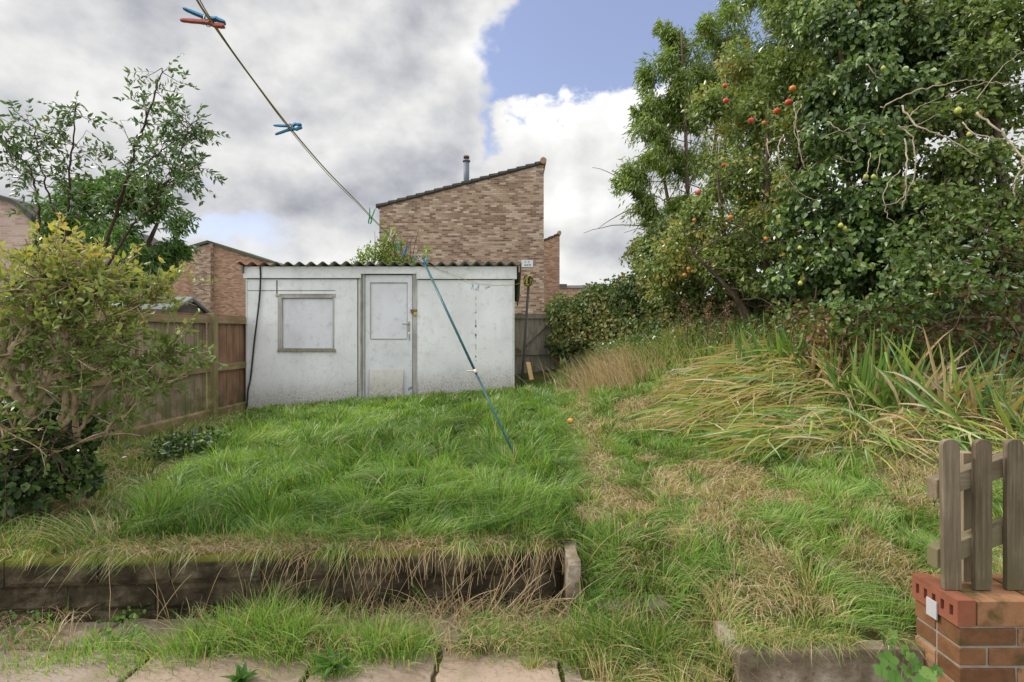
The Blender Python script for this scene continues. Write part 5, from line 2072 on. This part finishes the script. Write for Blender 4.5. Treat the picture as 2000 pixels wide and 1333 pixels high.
ck, cu, cv = clumps(x, y, .13, 300)
ck2, cu2, cv2 = clumps(x, y, .34, 340)
h *= (.72 + .5 * ck[2]) * (.85 + .3 * ck2[2])
ln = (np.c_[ck[0] - .5, ck[1] - .5] * 1.9 + np.c_[ck2[0] - .5, ck2[1] - .5] * 1.5 + np.c_[cu, cv] * .7 + np.array([.15, -.15]) + rng.normal(size=(n, 2)) * .22)
w = .0052 * np.clip(y / 3.3, .9, 2.0) * rng.uniform(.55, 1.4, n)
rn = .19 + .16 * (ck[3] - .5) + .14 * (ck2[3] - .5) + .40 * (fbm(np.c_[x, y] * 1.1, 95) - .3) + .2 * (cl2_ - .5) + rng.normal(size=n) * .13
rn = np.where(rng.uniform(size=n) < .055, rng.uniform(.65, 1, n), rn)
o = blades('lawn_grass', np.c_[x, y], z, h, w, ln, M['grass'], rn)
tag(o, 'long lush green grass of the lawn in front of the shed', 'grass', kind='stuff')
print('lawn', n)

# fringe hanging over the retaining wall
x = rng.uniform(-5.2, .3, 7500)
n = len(x)
y = 2.80 + .055 * x + rng.uniform(.04, .16, n)
keep = fbm(np.c_[x * 2.2, y * 0], 33) > .36
x, y = x[keep], y[keep]
n = len(x)
h = rng.uniform(.04, .15, n) * (.6 + .8 * fbm(np.c_[x * 6, y], 35))
ln = np.c_[rng.normal(size=n) * .6, -rng.uniform(-.3, .9, n)]
rn = np.where(rng.uniform(size=n) < .38, rng.uniform(.68, 1, n), rng.uniform(.1, .5, n))
o = blades('wall_fringe_grass', np.c_[x, y], np.full(n, .33), h, np.full(n, .004), ln, M['grass'], rn, droop=1.6)
tag(o, 'straw and grass fringe tumbling over the top of the retaining wall', 'grass', kind='stuff')

# rough mixed grass on the right and along the left fence
def roughm(x, y):
    right = (~lushm(x, y)) & (x > .3)
    right &= ~((x > 1.66) & (y < 2.2))
    right &= ~((y < 2.25) & (x > .92))
    left = (x < -1.5) & (~lushm(x, y)) & (y > 2.84 + .055 * x) & (x > -4.2)
    return (right | left) & inbox(x, y)


x, y = scatter(-4.2, 6.0, 2.0, 10.0, 6200, roughm)
n = len(x)
z = hgt(x, y)
big = fbm(np.c_[x, y] * np.array([1.3, 1.9]), 101)
cl2_ = fbm(np.c_[x, y] * 4.5, 102)
path = .6 * np.exp(-((x - np.interp(y, [2.5, 4, 7], [.62, .68, .95])) / .14) ** 2) * sstep(y, 2.9, 3.3) * (y < 7)
straw = np.clip(sstep(big * .5 + cl2_ * .5, .475, .58) + path * .9, 0, 1)
leftz = x < -1
straw = np.where(leftz, .35 + .3 * cl2_, straw)
green_h = (.05 + .16 * cl2_) * np.where(x > 1.2, .9, 1)
h = np.where(straw > .5, .045 + .05 * cl2_, green_h) * rng.uniform(.55, 1.3, n) * (1 - .5 * path)
h = np.where((y < 2.95) & (x < 1.0), .06 + .16 * rng.uniform(size=n), h)
ck, cu, cv = clumps(x, y, .15, 400)
h *= .6 + .8 * ck[2]
ln = flow(x, y, 103, 1.6) * .5 + np.c_[ck[0] - .5, ck[1] - .5] * 1.9 + np.c_[cu, cv] * 1.0 + rng.normal(size=(n, 2)) * .35
w = .0047 * np.clip(y / 3.0, .9, 2.1) * rng.uniform(.55, 1.4, n)
rn = .24 + .22 * (ck[3] - .5) + .35 * (fbm(np.c_[x, y] * 1.7, 105) - .35) + rng.normal(size=n) * .10
isst = rng.uniform(size=n) < np.clip(straw * .62 + .10, 0, .9)
rn = np.where(isst, rng.uniform(.66, 1, n), rn)
rn = np.where(leftz & ~isst, rn * .75, rn)
o = blades('rough_grass', np.c_[x, y], z, h, w, ln, M['grass'], rn)
tag(o, 'patchy green and straw coloured rough grass on the slope and by the fence', 'grass', kind='stuff')
print('rough', n)

# dead flattened thatch
x, y = scatter(-4.2, 6.0, 2.0, 9.5, 2600, roughm)
n = len(x)
big = fbm(np.c_[x, y] * np.array([1.3, 1.9]), 101)
cl2_ = fbm(np.c_[x, y] * 4.5, 102)
path = .6 * np.exp(-((x - np.interp(y, [2.5, 4, 7], [.62, .68, .95])) / .14) ** 2)
k = (rng.uniform(size=n) < np.clip(sstep(big * .5 + cl2_ * .5, .475, .58) + path * .8 + .06, 0, 1))
x, y = x[k], y[k]
n = len(x)
dirs = flow(x, y, 110, 1.4) + rng.normal(size=(n, 2)) * .8
o = blades('thatch', np.c_[x, y], hgt(x, y) + .01 + rng.uniform(0, .03, n), rng.uniform(.05, .14, n), .0036 * np.clip(y / 3, .9, 2), unit(dirs) * 1.25, M['straw'], rng.uniform(size=n), droop=1.9)
tag(o, 'pale dead grass lying flat in worn patches of the slope', 'dry grass', kind='stuff')

# weeds and tufts at the foot of the wall and between the slabs
def tuft(cx, cy, n, r, h0, h1, name='grass_tuft'):
    x = cx + rng.normal(size=n) * r
    y = cy + rng.normal(size=n) * r * .6
    d = np.c_[x - cx, y - cy]
    ln = d / (r + 1e-6) * .45 + rng.normal(size=(n, 2)) * .3
    return x, y, ln, rng.uniform(h0, h1, n)


TX, TY, TL, TH, TR = [], [], [], [], []
def addtuft(px, D, n, r, h0, h1, base_r=.3, st=.15):
    x, y, l, h = tuft((px - 1000) / 1000 * D, D, n, r, h0, h1)
    TX.append(x); TY.append(y); TL.append(l); TH.append(h)
    rr = base_r + rng.normal(size=n) * .12
    TR.append(np.where(rng.uniform(size=n) < st, rng.uniform(.66, 1, n), rr))
for (px, D, n, r, h0, h1, c, st) in [
    (140, 2.60, 160, .07, .05, .16, .35, .1), (60, 2.50, 160, .10, .03, .09, .38, .2), (200, 2.42, 420, .13, .03, .09, .42, .1), (120, 2.36, 260, .10, .02, .06, .40, .1),
    (380, 2.40, 420, .10, .06, .15, .33, .12), (450, 2.46, 420, .10, .08, .20, .30, .12), (520, 2.50, 420, .08, .08, .24, .38, .12), (560, 2.40, 500, .08, .06, .17, .34, .2),
    (640, 2.42, 620, .10, .06, .18, .36, .15), (720, 2.42, 620, .10, .06, .18, .38, .15), (600, 2.48, 350, .1, .06, .2, .36, .2), (790, 2.40, 480, .09, .05, .15, .36, .2),
    (650, 2.26, 260, .05, .03, .11, .45, .1), (860, 2.21, 220, .035, .04, .11, .45, .1), (880, 2.50, 380, .09, .05, .16, .34, .35), (960, 2.46, 480, .10, .04, .13, .36, .35),
    (1040, 2.48, 480, .10, .04, .14, .38, .35), (870, 2.66, 300, .05, .10, .26, .36, .3), (690, 2.68, 120, .05, .05, .14, .3, .4), (1100, 2.42, 420, .08, .05, .15, .35, .3),
    (1200, 2.34, 560, .09, .08, .22, .18, .15), (1280, 2.30, 480, .08, .08, .22, .18, .2), (1350, 2.30, 420, .09, .06, .18, .25, .3), (1400, 2.22, 320, .07, .06, .16, .3, .4),
    (1150, 2.30, 260, .07, .05, .14, .3, .35), (560, 2.66, 240, .10, .05, .15, .3, .3), (300, 2.62, 200, .14, .04, .12, .35, .3), (1040, 2.30, 90, .03, .03, .09, .4, .5), (960, 2.62, 260, .12, .04, .12, .35, .4),
    (1300, 2.2, 300, .1, .03, .12, .35, .5), (1250, 2.14, 160, .05, .03, .1, .35, .5), (1470, 2.14, 120, .05, .04, .12, .35, .5), (1560, 2.14, 160, .08, .04, .12, .35, .5), (250, 2.3, 200, .1, .02, .06, .42, .1), (30, 2.3, 120, .08, .02, .06, .42, .2)]:
    addtuft(px, D, n, r, h0, h1, c, st)
x, y, l, h, rn = map(np.concatenate, (TX, TY, TL, TH, TR))
zz = np.where((y < 2.72) & (x < .3), 0.0, hgt(x, y))
ok = ~((x > 1.66) & (y < 2.2)) & (fbm(np.c_[x * 3.2, y * 5], 67) > .40)
h = h * (.55 + 1.0 * fbm(np.c_[x * 5, y * 5], 68))
o = blades('foot_grass', np.c_[x, y][ok], zz[ok], h[ok], np.full(ok.sum(), .0040), l[ok], M['grass'], rn[ok])
tag(o, 'tufts of grass growing along the wall foot and between paving slabs', 'grass', kind='stuff')

# straw litter at the wall foot and arching dead stalks
n = 5200
x = rng.uniform(-2.6, .9, n)
y = rng.uniform(2.34, 2.78, n)
k = (fbm(np.c_[x * 2.5, y * 2.5], 44) > .42 - .25 * sstep(x, -.6, .2)) & (rng.uniform(size=n) < .35 + .65 * sstep(x, -1.2, -.1)) & ((x < .28) | (y < 2.5))
x, y = x[k], y[k]
n = len(x)
o = blades('straw_litter', np.c_[x, y], .005 + rng.uniform(0, .045, n), rng.uniform(.05, .17, n), np.full(n, .0028), unit(rng.normal(size=(n, 2))) * 1.1, M['straw'], rng.uniform(size=n), droop=1.2)
tag(o, 'dead straw litter scattered at the foot of the retaining wall', 'dry grass', kind='stuff')

# clumps of long green blades that flop over the wall face
fx_, fy_, fl_, fh_, fr_ = [], [], [], [], []
for k in range(62):
    c = rng.uniform(-5.0, .26)
    if rng.uniform() < .35 and c > -1.1:
        c = rng.choice([-.95, -.72, -.25, .0])
    m_ = int(rng.integers(25, 95))
    x = c + rng.normal(size=m_) * .045
    fx_.append(x)
    fy_.append(2.80 + .055 * x + rng.uniform(-.01, .08, m_))
    fl_.append(np.c_[rng.normal(size=m_) * .4 + rng.normal() * .3, -rng.uniform(.3, 1.7, m_)])
    fh_.append(rng.uniform(.06, .20, m_) * rng.uniform(.5, 1.1))
    fr_.append(np.where(rng.uniform(size=m_) < rng.choice([.1, .25, .7]), rng.uniform(.62, 1, m_), rng.uniform(.1, .45, m_)))
x, y, l, h, rn = map(np.concatenate, (fx_, fy_, fl_, fh_, fr_))
o = blades('wall_spill_grass', np.c_[x, y], np.full(len(x), .335), h, np.full(len(x), .0042), l, M['grass'], rn, droop=2.4)
tag(o, 'long green blades flopping down over the face of the retaining wall', 'grass', kind='stuff')
# the same over the pale kerb on the right
m_ = 900
x = rng.uniform(.93, 1.66, m_)
x = x[fbm(np.c_[x * 6, x * 0], 61) > .42]
m_ = len(x)
o = blades('kerb_spill_grass', np.c_[x, 2.16 + rng.uniform(-.02, .05, m_)], np.full(m_, .185), rng.uniform(.05, .16, m_), np.full(m_, .0034), np.c_[rng.normal(size=m_) * .7, -rng.uniform(0, 1.3, m_)], M['grass'],
           np.where(rng.uniform(size=m_) < .55, rng.uniform(.66, 1, m_), rng.uniform(.1, .5, m_)), droop=1.8)
tag(o, 'straw and green blades hanging over the top edge of the long kerb', 'grass', kind='stuff')

n = 5500
x = rng.uniform(-5.2, .34, n)
y = 2.78 + .055 * x + rng.uniform(-.03, .17, n)
k = fbm(np.c_[x * 1.8, y * 0], 47) + rng.uniform(-.12, .12, n) > .40
x, y = x[k], y[k]
n = len(x)
o = blades('wall_top_litter', np.c_[x, y], .335 + rng.uniform(0, .02, n), rng.uniform(.05, .16, n), np.full(n, .0028), unit(rng.normal(size=(n, 2)) * np.array([1.6, .5])) * 1.3, M['straw'], rng.uniform(0, .85, n), droop=2.0)
tag(o, 'brown matted dead grass lying along the top of the retaining wall', 'dry grass', kind='stuff')
st = MB()
att = 0
pts_sets = []
for k in range(80):
    px = rng.choice([710, 780, 880, 900, 930, 960, 1000, 1020, 1060, 240, 330, 500, 620]) + rng.normal() * 22
    D = rng.uniform(2.56, 2.74)
    p0 = P(px, 0, D)
    p0[2] = .0
    d = unit(np.array([rng.uniform(-.2, .7), rng.uniform(-.2, .1), 1.0]))
    st.tube(wander(p0, d, rng.uniform(.15, .5), 7, .10, -.10), np.linspace(.0022, .001, 8), 4, cap=False)
for k in range(150):
    px = rng.uniform(560, 1100)
    p0 = P(px, 0, 2.76)
    p0[1] = wally(p0[0]) + .02
    p0[2] = .335
    d = unit(np.array([rng.normal() * .7, -.9, .25]))
    st.tube(wander(p0, d, rng.uniform(.08, .26), 7, .3, -.32), np.linspace(.0019, .0009, 8), 4, cap=False)
for k in range(60):
    px = rng.uniform(1100, 1460)
    D = rng.uniform(2.3, 2.9)
    p0 = P(px, 0, D)
    p0[2] = float(hgt(np.array([p0[0]]), np.array([D]))[0])
    st.tube(wander(p0, unit(rng.normal(size=3) * np.array([1, .5, .3]) + np.array([0, 0, .8])), rng.uniform(.15, .38), 7, .14, -.08), np.linspace(.002, .001, 8), 4, cap=False)
nst = sum(len(v) for v in st.V)
o = st.build('dead_stalks', M['straw'], attrs={'rnd': np.repeat(rng.uniform(size=nst // 4 + 1), 4)[:nst]})
tag(o, 'thin bleached dead stalks arching in front of and over the retaining wall', 'dry grass', kind='stuff')

# tall pale seeding grass by the hedge
x = P(1200, 0, 7.2)[0] + rng.normal(size=900) * .32
y = 7.3 + rng.normal(size=900) * .35
n = 900
o = blades('seeding_grass', np.c_[x, y], hgt(x, y), rng.uniform(.2, .62, n), np.full(n, .007), np.c_[-rng.uniform(.1, .9, n), rng.normal(size=n) * .4], M['straw'], rng.uniform(.3, 1, n), droop=.7)
tag(o, 'pale dry seeding grass leaning left in front of the hedge', 'dry grass', kind='stuff')
# undergrowth between hedge and iris
n = 15000
px = rng.uniform(1150, 1700, n)
D = np.interp(px, [1150, 1700], [8.6, 5.6]) + rng.normal(size=n) * .45
x = (px - 1000) / 1000 * D
o = blades('undergrowth', np.c_[x, D], hgt(x, D), rng.uniform(.08, .50, n) * (.5 + fbm(np.c_[x * 2.5, D * 2.5], 71)), rng.uniform(.005, .012, n), rng.normal(size=(n, 2)) * .55, M['grass'], np.where(rng.uniform(size=n) < .2 + .6 * fbm(np.c_[x * 1.5, D * 1.5], 72), rng.uniform(.62, .98, n), rng.uniform(.0, .45, n)))
tag(o, 'tangled undergrowth of green and dry stems below the hedge', 'undergrowth', kind='stuff')
n = 5200
px = rng.uniform(1170, 1680, n)
D = np.interp(px, [1170, 1680], [8.5, 5.8]) + rng.normal(size=n) * .35
x = (px - 1000) / 1000 * D
Pn = np.c_[x, D, hgt(x, D) + rng.uniform(.05, .42, n)]
o = leafmesh('undergrowth_leaves', Pn, .05, M['bramble_leaf'], None, .7, np.array([0, -.2, .2]), 1.0, fbm(Pn * 2, 73) * 1.3 - .2 + rng.normal(size=n) * .12)
tag(o, 'low leafy weeds among the undergrowth below the hedge', 'weeds', kind='stuff')

# brown dock stalks
def dock(px, py0, py1, D, lab):
    e_ = empty('dock_plant', tuple(P(px, py1, D)), label=lab, cat='weed', group='brown seeding dock stalks')
    m_ = MB()
    q = smooth_path([P(px - 4, py1, D), P(px - 2, (py0 + py1) / 2, D), P(px + rng.normal() * 5, py0, D)], 6)
    m_.tube(q, np.linspace(.006, .003, len(q)), 5)
    for k in range(6):
        j = rng.integers(4, len(q) - 2)
        m_.tube(wander(q[j], unit(np.array([rng.normal() * .6, rng.normal() * .3, 1])), .14, 4, .1), np.linspace(.003, .002, 5), 4, cap=False)
    m_.build('stem', M['darkstem'], e_)
    idx = rng.integers(5, len(q), 260)
    Pn = q[idx] + rng.normal(size=(260, 3)) * .03
    leafmesh('seed_head', Pn, .018, M['dockseed'], e_, .8, None, 1)
M['dockseed'] = leafmat('dock_seeds', G((0, (.12, .06, .035)), (1, (.33, .20, .12))), .2, .03, .6, (1, .9, .7))
dock(1345, 588, 680, 6.9, 'tall rust brown seed stalk left of its two neighbours by the hedge')
dock(1385, 600, 690, 6.7, 'shorter brown seed stalk standing between the other two')
dock(1420, 592, 690, 6.5, 'rust brown seed stalk nearest the iris leaves')

# ------------------------------------------------------------------ iris clumps
def strap(p0, d, length, w, bend=None, grav=-.05, n=7, fold_at=None):
    """a strap leaf as a V-section ribbon; returns verts (n+1)x3 rows"""
    pts = [np.array(p0, float)]
    dd = unit(np.array(d, float))
    for i in range(n):
        if fold_at is not None and i == fold_at:
            dd = unit(np.array([dd[0] * 1.2 + rng.normal() * .4, dd[1] + rng.normal() * .4 - .2, -.55]))
        dd = unit(dd + np.array([0, 0, grav]) + rng.normal(size=3) * .035)
        pts.append(pts[-1] + dd * length / n)
    pts = np.array(pts)
    side = unit(np.cross(unit(pts[-1] - pts[0]), rng.normal(size=3) * .5 + np.array([0, 1, .2])))
    rows = []
    for i, p in enumerate(pts):
        t = i / n
        ww = w * .5 * (1 - t ** 3) * (.75 + .5 * min(t * 3, 1)) + .0005
        nn = unit(np.cross(side, unit(pts[min(i + 1, n)] - pts[max(i - 1, 0)])))
        rows += [p - side * ww, p + nn * ww * .35, p + side * ww]
    return np.array(rows)


def straps_obj(name, specs, mat, parent=None):
    V, F, A = [], [], []
    off = 0
    for (kw, r) in specs:
        rows = strap(**kw)
        n = len(rows) // 3
        V.append(rows)
        for i in range(n - 1):
            a_ = off + i * 3
            F += [(a_, a_ + 1, a_ + 4, a_ + 3), (a_ + 1, a_ + 2, a_ + 5, a_ + 4)]
        # tips dry out first
        tt = np.repeat(np.linspace(0, 1, n), 3)
        A.append(np.clip(r + .35 * np.clip(tt - .8, 0, 1) * 2 * (rng.uniform() < .6), 0, 1))
        off += len(rows)
    return npmesh(name, np.concatenate(V), np.array(F), mat, parent, {'rnd': np.concatenate(A)})


def iris_clump(px, D, nleaf, spread, lab, hmin=.45, hmax=.95, tilt=.3, dead=.25):
    c = P(px, 0, D)
    zc = float(hgt(np.array([c[0]]), np.array([D]))[0])
    e_ = empty('iris_plant', (c[0], D, zc), label=lab, cat='plant', group='iris clumps along the right bank')
    up, de = [], []
    for k in range(nleaf):
        o_ = rng.normal(size=2) * spread
        p0 = (c[0] + o_[0], D + o_[1] * .6, zc - .02)
        isd = rng.uniform() < dead
        d = (o_[0] / spread * tilt * .5 + rng.normal() * tilt * .6, o_[1] * .5 - .15 + rng.normal() * .15, 1.0 if not isd else .8)
        r = rng.uniform(.0, .5) if not isd else rng.uniform(.68, 1)
        fa = int(rng.integers(3, 6)) if rng.uniform() < .22 else None
        (de if isd else up).append((dict(p0=p0, d=d, length=rng.uniform(hmin, hmax), w=rng.uniform(.018, .034), grav=-.02 if not isd else -.16, fold_at=fa), r))
    straps_obj('leaves', up, M['iris'], e_)
    if de:
        straps_obj('dead_leaves', de, M['iris'], e_)


iris_clump(1540, 5.5, 46, .16, 'upright yellow-tipped iris clump behind the flattened leaf heap', .4, .75)
iris_clump(1700, 4.75, 44, .13, 'iris clump with a few tall blue-green blades below the bramble', .45, .85)
iris_clump(1790, 4.6, 56, .2, 'dense iris clump of crossing blades in the middle of the right bank', .4, .85, .75, .4)
iris_clump(1905, 4.4, 60, .18, 'tall iris clump with bent blades just above the picket fence', .45, .95, .85, .5)
iris_clump(1995, 4.2, 46, .16, 'iris clump cut off by the right edge with straps leaning left', .45, .95, .85, .5)
iris_clump(1620, 5.1, 30, .12, 'small sparse iris clump with brown straps under the hanging bramble', .35, .6, .5, .6)


def heap(px0, px1, D0, D1_, n, lab, az0, zoff=.25, len0=.4, len1=.9):
    c = P((px0 + px1) / 2, 0, (D0 + D1_) / 2)
    zc = float(hgt(np.array([c[0]]), np.array([c[1]]))[0])
    e_ = empty('flattened_iris', (c[0], c[1], zc), label=lab, cat='plant', group='heaps of collapsed iris leaves')
    g_, d_ = [], []
    for k in range(n):
        q = rng.uniform()
        D = rng.uniform(D0, D1_)
        px = rng.uniform(px0, px1)
        x = (px - 1000) / 1000 * D
        hh = float(hgt(np.array([x]), np.array([D]))[0])
        u = (px - (px0 + px1) / 2) / (px1 - px0) * 2
        top = zoff * max(.05, 1 - abs(u) ** 2) * rng.uniform(.1, 1)
        a_ = az0 + rng.normal() * .5
        d = (math.cos(a_), math.sin(a_), rng.uniform(-.05, .35))
        dead = rng.uniform() < .62
        r = rng.uniform(.60, 1) if dead else rng.uniform(.2, .58)
        (d_ if dead else g_).append((dict(p0=(x, D, hh + top), d=d, length=rng.uniform(len0, len1) * (.55 + .45 * rng.uniform()), w=rng.uniform(.007, .017) * (.8 if dead else 1.3), grav=-.07, fold_at=(int(rng.integers(3, 6)) if rng.uniform() < .12 else None)), r))
    straps_obj('green_straps', g_, M['iris'], e_)
    straps_obj('dead_straps', d_, M['iris'], e_)


heap(1330, 1660, 4.7, 5.9, 800, 'large heap of flattened green and straw iris leaves combed to the left', math.pi + .35, .34, .35, .85)
heap(1430, 1680, 4.0, 4.6, 330, 'lower fan of bleached iris leaves nearest the worn grass', math.pi + .3, .20, .4, .85)
heap(1640, 2020, 3.9, 4.5, 300, 'loose tangle of pale curling iris leaves above the picket fence', math.pi + 1.0, .16, .3, .75)

# ------------------------------------------------------------------ small plants
def vineleaf(c, r, up, ang, lobes=5):
    """lobed leaf as a fan"""
    n = unit(np.array(up, float))
    a_ = unit(np.cross(n, [0, 1, .1]))
    b_ = np.cross(n, a_)
    V = [np.array(c, float) - n * r * .10]
    m_ = lobes * 6
    for i in range(m_):
        t = 2 * math.pi * i / m_
        rr = r * (.70 + .30 * abs(math.cos(t * lobes / 2))) * (1 - .35 * math.exp(-((t - math.pi) / .35) ** 2))
        V.append(np.array(c) + a_ * rr * math.cos(t + ang) + b_ * rr * math.sin(t + ang) + n * r * .06 * math.sin(3 * t))
    F = [(0, 1 + i, 1 + (i + 1) % m_) for i in range(m_)]
    return V, F


vp = empty('mallow_plant', tuple(P(1750, 1333, 1.9)), label='bright green plant with lobed leaves growing in front of the kerb by the brick pier', cat='plant')
mb = MB()
stm = MB()
att = []
for (px, py, D, r) in [(1735, 1290, 1.95, .036), (1772, 1312, 1.93, .030), (1727, 1240, 2.0, .022), (1745, 1238, 2.0, .020), (1726, 1254, 2.0, .020), (1790, 1300, 1.93, .030), (1812, 1318, 1.90, .032), (1768, 1270, 1.98, .026),
                       (1722, 1312, 1.93, .030), (1830, 1310, 1.9, .024), (1750, 1325, 1.9, .03), (1742, 1256, 2.0, .016), (1800, 1332, 1.88, .03), (1780, 1285, 1.96, .024)]:
    V, F = vineleaf(P(px, py, D), r, rng.normal(size=3) * .35 + np.array([-.2, -.7, .7]), rng.uniform(0, 6))
    mb.addv(V, F)
    att += [rng.uniform(.2, .9)] * len(V)
    stm.tube(smooth_path([P(px, py, D), P((px + 1755) / 2, (py + 1350) / 2 + 5, D + .01), P(1755, 1370, 1.93)], 4), .0018, 4, cap=False)
mb.build('leaves', M['weed'], vp, attrs={'rnd': att})
stm.build('stems', M['weedstem'] if 'weedstem' in M else plain('green_stem', (.16, .24, .06), .6, .3, .2), vp)

# dandelion rosettes on the patio
for (px, D, lab, s_) in ((655, 2.27, 'dandelion rosette growing between the slabs, nearest the bottom centre', 1.0), (470, 2.20, 'small dark leaf rosette in a slab joint left of centre at the bottom edge', .7),
                         (930, 2.42, 'broad leaved weed in the straw below the block wall', .9)):
    e_ = empty('dandelion', ((px - 1000) / 1000 * D, D, 0), label=lab, cat='weed', group='rosettes of weeds in the paving')
    n = int(26 * s_)
    c = np.array([(px - 1000) / 1000 * D, D, .0])
    sp = [(dict(p0=c + rng.normal(size=3) * .008, d=(math.cos(t), math.sin(t) * .7, rng.uniform(.5, 1.6)), length=rng.uniform(.06, .14) * s_, w=.022, grav=-.12, n=6), rng.uniform(.05, .4)) for t in rng.uniform(0, 2 * math.pi, n)]
    straps_obj('leaves', sp, M['weed'], e_)

# low broad leaf weeds by the wall foot
n = 1000
px = rng.choice([60, 250, 450, 930, 1000, 1060, 960, 1150], n) + rng.normal(size=n) * 26
D = rng.uniform(2.38, 2.72, n)
x = (px - 1000) / 1000 * D
zz = np.where(x < .3, 0, hgt(x, D)) + rng.uniform(.01, .09, n)
o = leafmesh('ground_weeds', np.c_[x, D, zz], .022, M['weed'], None, .8, np.array([0, -.3, .3]), 1.0, rng.uniform(0, 1, n))
tag(o, 'small bright leaved weeds at the foot of the retaining wall', 'weeds', kind='stuff')
# dark nettles beside the fence
n = 1100
c = P(405, 0, 5.0)
x = c[0] + rng.normal(size=n) * .13
y = 4.7 + rng.normal(size=n) * .18
o = leafmesh('leaves', np.c_[x, y, hgt(x, y) + rng.uniform(.02, .22, n)], .05, M['ivy'], None, .6, np.array([0, -.1, .3]), 1.0, rng.uniform(0, .7, n))
o.name = 'dark_weed'
tag(o, 'low dark leaved weed in the grass near the left fence', 'weed')

# fallen apples
o = fruit('fallen_apple', P(1114, 826, 5.35) + np.array([0, 0, .02]), .034, M['apple_orange'])
tag(o, 'fallen orange apple lying on the worn path beside the lush lawn', 'apple')
o = fruit('fallen_apple', P(1278, 771, 6.4) + np.array([0, 0, .02]), .03, M['apple_orange'])
tag(o, 'fallen apple in the grass just left of the flattened iris heap', 'apple')
